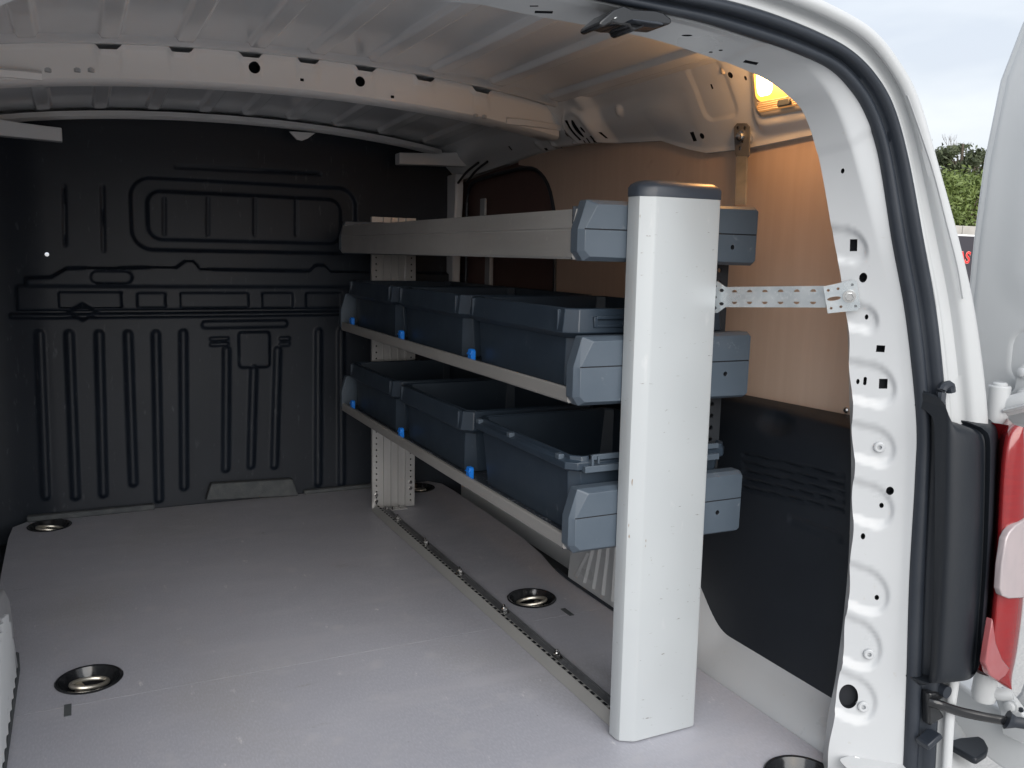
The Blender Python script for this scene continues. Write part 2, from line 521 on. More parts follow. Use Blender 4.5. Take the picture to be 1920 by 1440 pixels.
for a, b in (((74, 626), (86, 930)), ((130, 626), (142, 930)), ((186, 626), (194, 925)), ((240, 626), (250, 905)), ((292, 626), (298, 935)), ((343, 624), (345, 912)),
             ((424, 656), (423, 878)), ((475, 690), (470, 872)), ((520, 656), (514, 872)), ((597, 622), (596, 905)), ((640, 622), (640, 905))):
    h += .010 * inside(seg_d(X, Z, B(*a), B(*b)) - .010, .007)
h += .013 * inside(rbox(X, Z, *Brect(447, 622, 505, 688), .012), .004)
h += .010 * inside(rbox(X, Z, *Brect(378, 601, 538, 614), .012), .004)
for r in ((393, 632, 428, 638), (393, 642, 428, 648), (523, 632, 543, 638), (523, 642, 543, 648)):
    h += .008 * inside(rbox(X, Z, *Brect(*r), .004), .003)
h += -.02 * (1 - sstep(-.03, .12, X + .2)) + .004 * np.sin(X * 5) * sstep(.1, .4, Z)
A = np.stack([X, BULK - h, Z], -1)
bk = MB().grid(A)
hx, hz = B(88, 477)
bk.f = [f for f in bk.f if math.hypot(sum(bk.v[i][0] for i in f) / 4 - hx, sum(bk.v[i][2] for i in f) / 4 - hz) > .0062]
def in_shell(f):
    xr_, z_ = abs(sum(bk.v[i][0] for i in f) / 4 - XC), sum(bk.v[i][2] for i in f) / 4
    return xr_ < .838 and z_ < np.interp(xr_, [0, .36, .58, .68, .745, .79, .825, .85], [1.288, 1.282, 1.256, 1.216, 1.142, 1.01, .84, .55])
bk.f = [f for f in bk.f if in_shell(f)]
used = {i for f in bk.f for i in f}
for i in used:                                   # round the drilled hole
    v_ = bk.v[i]
    d_ = math.hypot(v_[0] - hx, v_[2] - hz)
    if 0.0001 < d_ < .0086:
        k_ = .0060 / d_
        bk.v[i] = (hx + (v_[0] - hx) * k_, v_[1], hz + (v_[2] - hz) * k_)
bulk = P(bk, 'bulkhead', 'black_plastic', van, smooth=60, recalc=False)
# grey fibre pieces showing at the foot of the bulkhead
q = [at(*p, 'Y', BULK - .03) for p in ((386, 938), (396, 907), (548, 898), (560, 932))]
P(MB().prism([(p[0], max(p[2], .0005) if i in (0, 3) else p[2]) for i, p in enumerate(q)], 'Y', BULK - .034, BULK - .004), 'insulation_pad', 'grey_fibre', van, bevel=.004)
P(MB().box(at(50, 965, 'Y', 2.9)[0], at(290, 950, 'Y', 2.9)[0], BULK - .03, BULK - .006, .0005, .018), 'insulation_pad', 'grey_fibre', van, bevel=.004)
P(MB().box(at(570, 920, 'Y', 2.9)[0], 1.05, BULK - .028, BULK - .006, .0005, .014), 'insulation_pad', 'grey_fibre', van, bevel=.004)

# ---- roof skin with pressed ribs
def roof_z(x, y):
    xr = (x - XC) / .69
    return 1.247 - .052 * xr ** 2 - .008 * np.abs(xr) ** 6 - .016 * sstep(2.35, 2.95, y)
gx = np.linspace(-.20, 1.125, 560)
gy = np.linspace(1.20, 2.95, 150)
X, Y = np.meshgrid(gx, gy, indexing='ij')
RIBS = [-.07, .073, .213, .355, .48, .612, .757, .905, 1.06]
Zr = roof_z(X, Y)
for k, rx in enumerate(RIBS):
    for (y0, y1) in ((1.02, 1.965), (2.145, 2.84)):
        d = rbox(X, Y, rx - .019, rx + .019, y0, y1, .02)
        Zr -= .011 * inside(d, .0045)
Zr -= .010 * inside(rbox(X, Y, -.3, 1.3, 1.985, 2.02, .01), .006)       # step beside the bow
P(MB().grid(np.stack([X, Y, Zr], -1)), 'roof', 'paint_lifted', van, smooth=60, recalc=False)

# ---- roof bow across the middle, with notches over the ribs and two round holes
def bow(name, y0, depth, hgt, mtl, notches, x0=-.20, x1=1.128, drop=0.0, n=240):
    xs = np.linspace(x0, x1, n)
    mb = MB()
    rings = []
    for x in xs:
        zt = float(roof_z(x, y0)) - .003 - drop
        nt = 0.0
        for nx in notches:
            nt = max(nt, 1 - float(sstep(.017, .026, abs(x - nx))))
        e = sstep(.56, .70, abs(x - XC))
        zt -= .011 * float(nt) + .002 * float(e)
        zb = zt + .011 * float(nt) - hgt + .004 * float(e)
        rings.append([(x, y0 - .010, zt), (x, y0 - .004, zt - .007), (x, y0, zt - .012), (x, y0 - .004, zb + .006), (x, y0 + .004, zb), (x, y0 + depth, zb + .004),
                      (x, y0 + depth + .006, zb + .012), (x, y0 + depth + .006, zt - .004), (x, y0 + .010, zt - .002)])
    return mb.loft(rings)
bw = P(bow('roof_bow', 2.05, .085, .073, 'bow_paint_lifted', [.073, .213, .355, .48, .612, .757, .905]), 'roof_bow', 'bow_paint_lifted', van, smooth=50)
cb = MB()
for q, rr in (((477, 127), .0125), ((675, 153), .0115)):
    p = at(*q, 'Y', 2.05)
    cb.lathe([(rr, -.02), (rr, .03)], p, 'Y', 24)
for q, w, hh in (((566, 150), .004, .003), ((735, 182), .004, .003)):
    p = at(*q, 'Y', 2.05)
    cb.box(p[0] - w, p[0] + w, 2.03, 2.07, p[2] - hh, p[2] + hh)
cut(bw, cb, 50, 'hole_shade')
for sx in (1, -1):                                # pressed gussets where the bow lands on the sides
    def mx(x):
        return x if sx > 0 else mirx(x)
    rings = []
    for t in np.linspace(0, 1, 14):
        x = .975 + .155 * t
        zt = 1.160 - .008 * t
        zb = 1.143 - .004 * t
        yf = 2.043 - .012 * math.sin(t * math.pi)
        rings.append([(mx(x), yf, zb), (mx(x), yf - .004, zb + .012), (mx(x), yf, zt), (mx(x), 2.10, zt + .006), (mx(x), 2.13, zb + .01), (mx(x), 2.12, zb)])
    P(MB().loft(rings), 'bow_gusset', 'bow_paint_lifted', van, smooth=50)
# weld studs seen hanging under the roof edge
for q in ((171, 133), (145, 133), (90, 133), (892, 218), (908, 220)):
    p = at(*q, 'Z', 1.150)
    P(MB().lathe([(.006, 0), (.006, .006), (.003, .008)], (p[0], p[1], 1.152 - .004), 'Z', 10), 'weld_stud', 'paint_dimmed', van)
# ---- front header strip over the bulkhead with a pointed tab
rings = []
for x in np.linspace(-.2, 1.12, 90):
    z = float(roof_z(x, 2.86)) - .012
    rings.append([(x, 2.855, z), (x, 2.85, z - .014), (x, 2.862, z - .022), (x, 2.885, z - .020), (x, 2.91, z - .004), (x, 2.90, z + .006)])
P(MB().loft(rings), 'front_header', 'bow_paint_lifted', van, smooth=50)
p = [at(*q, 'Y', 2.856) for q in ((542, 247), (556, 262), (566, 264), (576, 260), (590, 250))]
P(MB().prism([(a[0], a[2]) for a in p], 'Y', 2.846, 2.858), 'header_tab', 'bow_paint_lifted', van)

# ---- sides: an outer wall sheet, the upper side rail, wood lining, plastic lining, wheel arch (right side and its mirror image)
def rail_lo(y):
    return np.interp(y, [.9, 1.10, 1.216, 1.422, 1.535, 1.60, 1.70, 2.0, 2.2, 2.36, 2.55, 2.75, 2.96], [1.06, 1.052, 1.046, 1.038, 1.041, 1.055, 1.083, 1.105, 1.113, 1.108, 1.094, 1.082, 1.062])
def side(sx):
    def F(x):
        return x if sx > 0 else mirx(x)
    # inner wall sheet behind everything
    P(MB().box(F(1.236), F(1.242), 1.30, 2.96, -.08, 1.12).box(F(1.2365), F(1.2415), 1.10, 1.2998, -.08, .9), 'side_wall', 'paint_lifted', van, smooth=0)
    # upper side rail: curved sheet with pressed bosses
    gy = np.linspace(1.115, 2.955, 300)
    gt = np.linspace(0, 1, 46)
    Yg, T = np.meshgrid(gy, gt, indexing='ij')
    lo = rail_lo(Yg)
    hi = 1.198
    Zg = lo + (hi - lo) * T
    Xg = 1.205 - .088 * T - .006 * sstep(.75, 1, T)
    Xg = Xg - .004 * np.exp(-((Zg - lo) / .006) ** 2) - .012 * inside(np.abs(Zg - 1.135) - .022, .02) * sstep(1.55, 1.7, Yg)
    def boss(y, z, r, hgt, soft=.006):
        return hgt * inside(np.hypot(Yg - y, Zg - z) - r, soft)
    bc = at(1071, 244, 'X', 1.115)
    Xg = Xg - .028 * inside(rbox(Yg, Zg, bc[1] - .075, 2.17, bc[2] - .045, 1.3, .04), .022)
    d = np.hypot((Yg - bc[1]) * .8, Zg - bc[2])
    Xg = Xg - .010 * inside(d - .05, .01) + .004 * inside(d - .036, .006)
    for y, z, r in ((2.255, 1.125, .010), (2.03, 1.10, .012), (2.14, 1.112, .008), (1.79, 1.155, .011)):
        Xg = Xg - boss(y, z, r, .008, .004)
    # raised pad round the interior lamp, and a shallow panel beside it
    dl = rbox(Yg - .45 * (1.166 - Zg), Zg, 1.04, 1.322, 1.064, 1.22, .035)
    Xg = Xg - .014 * inside(dl, .010)
    dp = rbox(Yg, Zg, 1.40, 1.50, 1.10, 1.20, .02)
    Xg = Xg + .003 * inside(dp, .004)
    outer = np.stack([F(Xg) if sx > 0 else mirx(Xg), Yg, Zg], -1)
    inner = outer.copy()
    inner[..., 0] += .024 * sx
    mb = MB()
    n, m = Yg.shape
    ring_idx = [(i, 0) for i in range(n)]
    vs_ = np.concatenate([outer.reshape(-1, 3), inner.reshape(-1, 3)])
    idx = np.arange(n * m).reshape(n, m)
    q1 = np.stack([idx[:-1, :-1], idx[1:, :-1], idx[1:, 1:], idx[:-1, 1:]], -1).reshape(-1, 4).tolist()
    q2 = (np.stack([idx[:-1, :-1], idx[:-1, 1:], idx[1:, 1:], idx[1:, :-1]], -1).reshape(-1, 4) + n * m).tolist()
    bnd = [idx[i, 0] for i in range(n)] + [idx[n - 1, j] for j in range(1, m)] + [idx[i, m - 1] for i in range(n - 2, -1, -1)] + [idx[0, j] for j in range(m - 2, 0, -1)]
    q3 = [(bnd[k], bnd[(k + 1) % len(bnd)], bnd[(k + 1) % len(bnd)] + n * m, bnd[k] + n * m) for k in range(len(bnd))]
    mb.add(vs_, q1 + q2 + [tuple(map(int, q)) for q in q3])
    rail = P(mb, 'side_rail', 'paint_lifted', van, smooth=50)
    if sx > 0:
        cb = MB()
        def hole(px, py, w, hh, kind='r', xx=1.172):
            p = at(px, py, 'X', xx)
            k = 1.0 / FOC * (MC[2] @ (p - CP))
            wy, wz = w * k * 1.55, hh * k
            if kind == 'r':
                cb.box(1.06, 1.198, p[1] - wy, p[1] + wy, p[2] - wz, p[2] + wz)
            else:
                ring = [(p[1] + wy * math.cos(a), p[2] + wz * math.sin(a)) for a in np.linspace(0, 2 * math.pi, 18, endpoint=False)]
                cb.prism(ring, 'X', 1.06, 1.198)
        hole(1289, 255, 4, 8); hole(1306, 254, 4, 5, 'o')
        hole(1061, 243, 2.5, 17, 'r', 1.115); hole(1071, 240, 4.5, 15, 'o', 1.115); hole(1050, 250, 1.5, 7, 'r', 1.115); hole(1044, 251, 1.5, 3.5, 'o', 1.115); hole(1080, 242, 2.5, 5, 'o', 1.115)
        hole(1012, 284, 3, 7); hole(1031, 280, 3.5, 6); hole(1121, 262, 3, 6); hole(1110, 264, 1.5, 4); hole(1102, 268, 1.2, 4); hole(1135, 254, 1.2, 5)
        hole(960, 278, 1.5, 3.5); hole(1096, 201, 2, 2.5, 'o'); hole(1371, 141, 4, 5, 'o', 1.135); hole(1394, 146, 2, 4, 'o', 1.135); hole(1333, 162, 1.5, 4, 'r', 1.14)
        cut(rail, cb, 50, 'hole_shade')
    # wood lining board
    mbw = MB()
    edge = [(2.196, .42), (2.20, .70), (2.206, .90), (2.222, .96), (2.25, 1.01), (2.30, 1.05), (2.37, 1.078), (2.45, 1.09), (2.46, 1.14), (1.215, 1.12), (1.185, 1.06), (1.12, .90), (1.085, .70), (1.065, .42)]
    mbw.prism(edge, 'X', F(1.212), F(1.220))
    P(mbw, 'wood_lining', 'wood', van, smooth=0, bevel=.0015)
    # sliding-door board seen through the opening ahead of the wood lining, with its black edge seal
    P(MB().box(F(1.226), F(1.233), 2.20, 2.95, .3, 1.12), 'door_board', 'door_board', van, smooth=0)
    path = [(F(1.210), y, z) for y, z in ((2.192, .45), (2.196, .70), (2.203, .90), (2.219, .96), (2.247, 1.012), (2.298, 1.052), (2.37, 1.074), (2.5, 1.076), (2.7, 1.068), (2.80, 1.055), (2.835, 1.02), (2.84, .95), (2.84, .5))]
    P(MB().tube(resample(crom(path, 0), 60), .006, 8), 'opening_seal', 'rubber', van)
    # front pillar pressing and brace
    P(MB().prism([(2.845, 1.09), (2.95, 1.09), (2.95, .3), (2.875, .3), (2.86, .9), (2.845, 1.0)], 'X', F(1.17), F(1.20)), 'front_pillar', 'paint_lifted', van, bevel=.006)
    rings = []
    for t in np.linspace(0, 1, 16):
        x = .952 + .235 * t
        y = 2.80 - .03 * math.sin(t * 1.5)
        zt = 1.141 + .004 * t + .012 * t * t
        zb = 1.104 + .004 * t
        rings.append([(F(x), y, zb), (F(x), y, zt), (F(x), y + .045, zt), (F(x), y + .045, zb)])
    P(MB().loft(rings), 'pillar_brace', 'paint_lifted', van, smooth=30, bevel=.003)
    if sx > 0:
        P(MB().box(1.196, 1.205, 2.66, 2.70, .93, 1.0).box(1.19, 1.205, 2.60, 2.64, .60, .85), 'door_handle_bracket', 'paint_dimmed', van, bevel=.004)
        P(MB().box(1.17, 1.20, 2.40, 2.86, .905, .925).box(1.175, 1.205, 2.50, 2.58, .915, .94), 'door_latch_bar', 'black_plastic', van, bevel=.004)
        for py_, px_ in ((305, 897), (303, 914)):
            a = at(px_, py_, 'X', 1.172)
            b = at(px_ - 38, py_ + 38, 'X', 1.178)
            P(MB().tube(resample(crom([a, (a + b) / 2 + np.array([-.004, 0, .004]), b], 0), 12), .004, 8), 'cable', 'rubber', van)
    # lower plastic lining: a moulded sheet with grooves, a finger scoop and a top ledge
    gy = np.linspace(.985, 2.0, 240)
    gz = np.linspace(0, 1, 120)
    Yg, T = np.meshgrid(gy, gz, indexing='ij')
    zb = np.interp(Yg, [.9, 1.0, 1.25, 1.31, 1.36, 1.40, 1.43, 1.5, 1.62, 1.75, 1.84, 2.1], [.040, .042, .044, .050, .068, .10, .15, .215, .245, .22, .10, .05])
    zt = .552 + .010 * (1.2 - Yg)
    Zg = zb + (zt - zb) * T
    Xg = 1.140 + .020 * sstep(.47, .552, Zg) ** 2 + .05 * sstep(.535, .555, Zg) ** 3
    def tz(px, py):
        p = at(px, py, 'X', 1.143)
        return p[1], p[2]
    if sx > 0:
        for py1, py2 in ((878, 893), (894, 909), (909, 925), (925, 940), (940, 956)):
            a, b = tz(1395, py1 - 26), tz(1583, py2)
            Xg = Xg + .006 * inside(seg_d(Yg, Zg, a, b) - .0022, .0022)
        a, b = tz(1428, 785), tz(1560, 803)
        Xg = Xg + .012 * inside(np.hypot((Yg - a[0] + .03) * .5, Zg - a[1] + .004) - .016, .012)
        y0, z0 = tz(1578, 1040)
        y1, z1 = tz(1480, 975)
        Xg = Xg + .003 * inside(rbox(Yg, Zg, y0, y1, z0 + .02, z1 + .01, .012), .003)
    A = np.stack([Xg if sx > 0 else mirx(Xg), Yg, Zg], -1)
    ob = P(MB().grid(A), 'side_lining', 'trim_plastic', van, smooth=60, recalc=False)
    # white pressing from the floor edge up to the lining
    def F(x):
        return x if sx > 0 else mirx(x) + .018
    ys = np.linspace(.982, 1.52, 60)
    rings = []
    prof = [(1.0875, -.012), (1.0890, .004), (1.094, .016), (1.104, .030), (1.118, .044), (1.132, .058), (1.144, .075), (1.152, .11)]
    for y in ys:
        k = 1 + 1.6 * float(sstep(1.30, 1.46, y)) ** 1.2
        rings.append([(F(1.087 + (x - 1.087) * (1 if x < 1.12 else 1)), y, z * (k if z > 0 else 1)) for x, z in prof])
    P(MB().loft(rings, close=False), 'side_sill', 'paint_dimmed', van, smooth=60)
    # wheel arch box with fanned ribs on its inner face
    arch = [(1.865, -.012), (1.86, .045), (1.845, .10), (1.80, .165), (1.73, .208), (1.63, .228), (1.52, .218), (1.45, .185), (1.40, .12), (1.37, .05), (1.36, -.012)]
    mb = MB().loft([[(F(1.088), y, z) for y, z in arch], [(F(1.093), y, z + (.006 if z > 0 else 0)) for y, z in arch], [(F(1.24), y, z + (.02 if z > 0 else 0)) for y, z in arch]])
    wa = P(mb, 'wheel_arch', 'paint_dimmed', van, smooth=40, bevel=.008, seg=3)
    for k in range(10):
        y = 1.435 + k * .043
        top_ = float(np.interp(y, [a_[0] for a_ in arch[::-1]], [a_[1] for a_ in arch[::-1]])) - .03
        yt = 1.62 + (y - 1.62) * .72
        rb = MB().loft([[(F(1.0885), y - .007, .02), (F(1.083), y, .022), (F(1.0885), y + .007, .02)], [(F(1.0885), yt - .007, top_), (F(1.083), yt, top_), (F(1.0885), yt + .007, top_)]])
        rb.build('arch_rib', 'paint_dimmed', wa, smooth=60)
    # trim bead along the foot of the arch
    P(MB().tube([(F(1.086), 1.38, .003), (F(1.086), 1.60, .003), (F(1.086), 1.85, .003), (F(1.092), 1.93, .003)], .004, 8), 'arch_bead', 'rubber' if sx > 0 else 'grey_fibre', van)
side(1)
side(-1)
bpy.context.view_layer.update()
# lining screws and scuffs
sc_ = at(1587, 769, 'X', 1.211)
P(MB().lathe([(.0055, 0), (.0055, -.002), (.003, -.004)], sc_, 'X', 14), 'lining_screw', 'steel', van)

# ---- rear door frame (D pillars and header) -------------------------------------------------
LEAN = 0.035
def yp(px, py, y0):
    return on(px, py, (0, 1, -LEAN), y0 - LEAN * .55)
ST = [  # inner flange edge,   crease,        seal inner,    seal outer,   body outer edge
    ((1548, 1470), (1655, 1490), (1690, 1490), (1738, 1490), (1776, 1490)),
    ((1553, 1425), (1659, 1440), (1695, 1440), (1744, 1440), (1781, 1440)),
    ((1563, 1346), (1670, 1346), (1699, 1346), (1749, 1346), (1787, 1346)),
    ((1576, 1270), (1677, 1270), (1702, 1270), (1753, 1270), (1800, 1270)),
    ((1594, 1087), (1688, 1087), (1708, 1087), (1759, 1087), (1835, 1087)),
    ((1601, 900), (1697, 900), (1718, 900), (1765, 900), (1850, 900)),
    ((1599, 786), (1697, 786), (1720, 786), (1766, 786), (1856, 786)),
    ((1588, 600), (1677, 600), (1701, 600), (1749, 600), (1834, 600)),
    ((1563, 450), (1645, 450), (1674, 450), (1723, 450), (1801, 450)),
    ((1535, 295), (1603, 292), (1648, 292), (1694, 292), (1754, 288)),
    ((1508, 211), (1575, 211), (1621, 211), (1666, 195), (1722, 185)),
    ((1475, 175), (1546, 160), (1588, 160), (1630, 133), (1688, 122)),
    ((1435, 146), (1508, 122), (1548, 124), (1586, 90), (1640, 62)),
    ((1377, 120), (1440, 94), (1482, 94), (1525, 57), (1568, 18)),
    ((1311, 95), (1368, 67), (1398, 66), (1442, 24), (1482, -18)),
    ((1220, 67), (1275, 38), (1299, 36), (1355, -2), (1398, -46)),
    ((1103, 42), (1150, 16), (1172, 10), (1235, -28), (1290, -78)),
    ((985, 20), (1040, -6), (1062, -14), (1128, -52), (1190, -108))]
YS = (.965, .918, .905, .893, .862)
curves = []
for j in range(5):
    pts = [yp(*s[j], YS[j]) for s in ST]
    zc = pts[-1][2] + .003
    pts.append(np.array([XC - .027, pts[-1][1], zc]))
    c = crom(pts, 0)
    curves.append(resample(c, 260))
    
XF = XC - .027                                   # centre line of the rear opening
def mirror_rows(R):                              # full loop: right side up, over the header, down the left side
    L = R[::-1].copy()
    L[..., 0] = 2 * XF - L[..., 0]
    return np.concatenate([R, L[1:]])
CA, CB, CC, CD, CE = curves
def on_frame(px, py):
    """point of the flange face (between inner edge and crease) seen at a pixel, its station and its fraction across"""
    best = None
    for i in range(len(CA)):
        pa, pb = CA[i], CB[i]
        for t in np.linspace(0, 1, 15):
            p = pa + (pb - pa) * t
            c = MC @ (p - CP)
            d = (960 + FOC * c[0] / c[2] - px) ** 2 + (720 + FOC * c[1] / c[2] - py) ** 2
            if best is None or d < best[0]:
                best = (d, i, t, p)
    return best[1:]
NA, NB_ = 30, 8
def frame_surface():
    rows = []
    t = np.linspace(0, 1, NA)
    for i in range(len(CA)):
        a, b, c = CA[i], CB[i], CC[i]
        r1 = a + (b - a) * t[:, None]
        r2 = b + (c - b) * np.linspace(0, 1, NB_)[1:, None]
        rows.append(np.vstack([r1, r2]))
    S = np.array(rows)
    for _ in range(2):                           # soften the crease
        S[:, NA - 4:NA + 3] = .25 * S[:, NA - 5:NA + 2] + .5 * S[:, NA - 4:NA + 3] + .25 * S[:, NA - 3:NA + 4]
    return S
S = frame_surface()
du = np.gradient(S, axis=0)
dv = np.gradient(S, axis=1)
Nn = np.cross(du, dv)
Nn /= np.linalg.norm(Nn, axis=2, keepdims=True)
if (Nn[100, 10] @ (CP - S[100, 10])) < 0:
    Nn = -Nn
# half-round pressings that open to the inner edge, in (distance along the pillar, distance across) coordinates
sl = np.r_[0, np.cumsum(np.linalg.norm(np.diff(CA, axis=0), axis=1))]
SS = np.repeat(sl[:, None], S.shape[1], 1)
WW = np.linalg.norm(S - S[:, :1], axis=2)
H = np.zeros(SS.shape)
for (y0, y1, xr) in ((430, 492, 1622), (577, 623, 1643), (684, 757, 1677), (806, 872, 1676), (909, 985, 1676), (1072, 1148, 1663), (1168, 1254, 1653), (1274, 1356, 1643)):
    xm = (xr + 1590) / 2
    i0, t0, p0 = on_frame(xm, y1)
    i1, t1, p1 = on_frame(xm, y0)
    ie, te, pe = on_frame(xr, (y0 + y1) / 2 + 6)
    w = np.linalg.norm(pe - CA[ie])
    s0, s1 = sl[i0], sl[i1]
    skew = .30 * (WW - w * .55)                  # the pressing's top edge runs down towards its round end
    d = rbox(WW, SS + skew, -.08, w, s0, s1, .5 * abs(s1 - s0))
    H -= .0055 * inside(d, .0035)
# shallow overlap step near the upper corner and on the header
i0, t0, p0 = on_frame(1565, 278)
H += .0022 * sstep(sl[i0] - .003, sl[i0] + .001, SS)
i0, t0, p0 = on_frame(1385, 98)
H += .0018 * sstep(sl[i0] - .002, sl[i0] + .001, SS)
# wavy inner edge
edge_w = np.exp(-(WW / .02) ** 2)
S2 = S + Nn * H[..., None]
S2 = S2 + (dv / np.linalg.norm(dv, axis=2, keepdims=True)) * (edge_w * .0016 * np.sin(SS * 2 * math.pi / .103 + 1.0))[..., None] * (1 - sstep(.7, .95, SS))[..., None]
S2 = mirror_rows(S2)
back = mirror_rows(S - Nn * .03)
n, m = S2.shape[:2]
idx = np.arange(n * m).reshape(n, m)
q1 = np.stack([idx[:-1, :-1], idx[1:, :-1], idx[1:, 1:], idx[:-1, 1:]], -1).reshape(-1, 4).tolist()
q2 = (np.stack([idx[:-1, :-1], idx[:-1, 1:], idx[1:, 1:], idx[1:, :-1]], -1).reshape(-1, 4) + n * m).tolist()
bnd = [idx[i, 0] for i in range(n)] + [idx[n - 1, j] for j in range(1, m)] + [idx[i, m - 1] for i in range(n - 2, -1, -1)] + [idx[0, j] for j in range(m - 2, 0, -1)]
q3 = [tuple(map(int, (bnd[k], bnd[(k + 1) % len(bnd)], bnd[(k + 1) % len(bnd)] + n * m, bnd[k] + n * m))) for k in range(len(bnd))]
mb = MB().add(np.concatenate([S2.reshape(-1, 3), back.reshape(-1, 3)]), q1 + q2 + q3)
frame = P(mb, 'door_frame', 'paint_dimmed', van, smooth=45)
cb = MB()
def fhole(px, py, w, hh, kind='o', turn=0.0):
    i, t, p = on_frame(px, py)
    nn = Nn[i, min(int(t * (NA - 1)), NA - 2)]
    k = (MC[2] @ (p - CP)) / FOC
    uu = np.array(MC[0]) - nn * (np.array(MC[0]) @ nn)
    uu /= np.linalg.norm(uu)
    vv = np.cross(nn, uu)
    vv = vv if vv[2] > 0 else -vv
    c, s = math.cos(turn), math.sin(turn)
    if kind == 'r':
        loop = [(-w, -hh), (w, -hh), (w, hh), (-w, hh)]
    elif kind == 's':
        r = min(w, hh)
        loop = [((w - r) * (1 if math.cos(a) > 0 else -1) + r * math.cos(a), (hh - r) * (1 if math.sin(a) > 0 else -1) + r * math.sin(a)) for a in np.linspace(.05, 2 * math.pi + .05, 20, endpoint=False)]
    else:
        loop = [(w * math.cos(a), hh * math.sin(a)) for a in np.linspace(0, 2 * math.pi, 28, endpoint=False)]
    loop = [((x * c - y * s) * k, (x * s + y * c) * k) for x, y in loop]
    cb.loft([[p + uu * a + vv * b + nn * .012 for a, b in loop], [p + uu * a + vv * b - nn * .018 for a, b in loop]])
fhole(1600, 461, 6.5, 11.5, 'r', .12); fhole(1620, 517, 7, 9.5); fhole(1623, 597, 3.2, 5); fhole(1651, 655, 7.5, 6.5, 'r'); fhole(1623, 717, 3, 8, 's')
fhole(1655, 721, 7.5, 9.5, 'r', .05); fhole(1672, 919, 7, 8); fhole(1655, 953, 4, 5); fhole(1618, 1005, 4, 6); fhole(1643, 1123, 4, 5); fhole(1592, 1309, 17.5, 23)
fhole(1581, 318, 3.2, 5); fhole(1286, 60, 10, 3.2); fhole(1410, 116, 14, 4.5, 'r', -.25); fhole(1018, 16, 17, 5.5, 'r', -.1); fhole(1003, 5, 8, 2.5, 'r'); fhole(1333, 92, 4, 2.5); fhole(1352, 88, 4, 2.5)
fhole(1606, 714, 3, 5)
cut(frame, cb, 45, 'hole_shade')
for px, py in ((1653, 841), (1630, 1225), (1621, 1325)):       # welded nuts painted over
    i, t, p = on_frame(px, py)
    nn = Nn[i, min(int(t * (NA - 1)), NA - 2)]
    mb = MB()
    k = .0009
    prof = [(.0108, -.006), (.0108, -.0035), (.009, -.002), (.0082, .002), (.0065, .0032), (.0035, .003), (.003, -.003)]
    mb.lathe(prof, (0, 0, 0), 'Z', 24)
    o = mb.build('weld_nut', 'paint_dimmed', frame)
    o.matrix_parent_inverse = Matrix.Identity(4)
    o.rotation_euler = Vector(nn).to_track_quat('Z', 'Y').to_euler()
    o.location = Vector(p) - Vector(nn) * .0035

# black rubber door seal with two beads
def sweep(rowsA, rowsB, prof, nvec):
    R = []
    for a, b, nn in zip(rowsA, rowsB, nvec):
        w = b - a
        R.append([a + w * u + nn * v for u, v in prof])
    return R
wv = CD - CC
tn = np.gradient(CC, axis=0)
nS = np.cross(tn, wv)
nS /= np.linalg.norm(nS, axis=1, keepdims=True)
if nS[100] @ (CP - CC[100]) < 0:
    nS = -nS
prof = [(-.04, -.01), (-.04, .004), (.02, .0095), (.12, .013), (.25, .0135), (.34, .011), (.41, .006), (.47, .0055), (.54, .011), (.64, .018), (.78, .0205), (.92, .017), (1.0, .009), (1.03, -.01)]
R = np.array(sweep(CC, CD, prof, nS))
P(MB().loft(mirror_rows(R).tolist(), close=True), 'door_seal', 'rubber', van, smooth=80)
# outer gutter between seal and body edge, stepped
wv = CE - CD
nG = np.cross(np.gradient(CD, axis=0), wv)
nG /= np.linalg.norm(nG, axis=1, keepdims=True)
if nG[100] @ (CP - CD[100]) < 0:
    nG = -nG
prof = [(-.05, -.012), (.02, .004), (.10, .006), (.16, .004), (.22, -.004), (.30, -.008), (.48, -.009), (.55, -.004), (.60, .0015), (.70, .003), (.88, .002), (.97, -.001), (1.0, -.006)]
R = []
for i in range(len(CD)):
    R.append([CD[i] + wv[i] * u + nG[i] * v for u, v in prof])
R = np.array(R)
P(MB().grid(mirror_rows(R)), 'rain_gutter', 'paint_out', van, smooth=50)
# outer skin: from the body's rear edge forward over sides and roof
sec_o = resample(crom([(XC + x, 0, z) for x, z in ((.79, -.18), (.835, .05), (.85, .3), (.845, .6), (.825, .85), (.79, 1.02), (.745, 1.15), (.68, 1.222), (.58, 1.262), (.36, 1.286), (-.027, 1.292))], 0), len(CE))
R = []
for i in range(len(CE)):
    e = CE[i] - nG[i] * .006
    t_ = sec_o[i]
    row = []
    for y_, w_ in ((0, 0), (.02, .03), (.10, .28), (.20, .62), (.30, .88), (.42, 1), (2.2, 1)):
        row.append((e[0] + (t_[0] - e[0]) * w_, e[1] + y_, e[2] + (t_[2] - e[2]) * w_))
    R.append(row)
P(MB().grid(mirror_rows(np.array(R))), 'body_skin', 'paint_out', van, smooth=50)
# pressed corner details of the rain gutter at the roof corner
def gutter_strip(pts, y0, w, hgt, name, m='paint_out'):
    path = [yp(*q, y0) for q in pts]
    P(MB().tube(resample(crom(path, 0), 30), w, 8, flat=(1, hgt)), name, m, van)
gutter_strip([(1700, 178), (1705, 190), (1730, 262), (1752, 330), (1775, 420), (1795, 500), (1805, 560)], .864, .002, .5, 'gutter_bead')

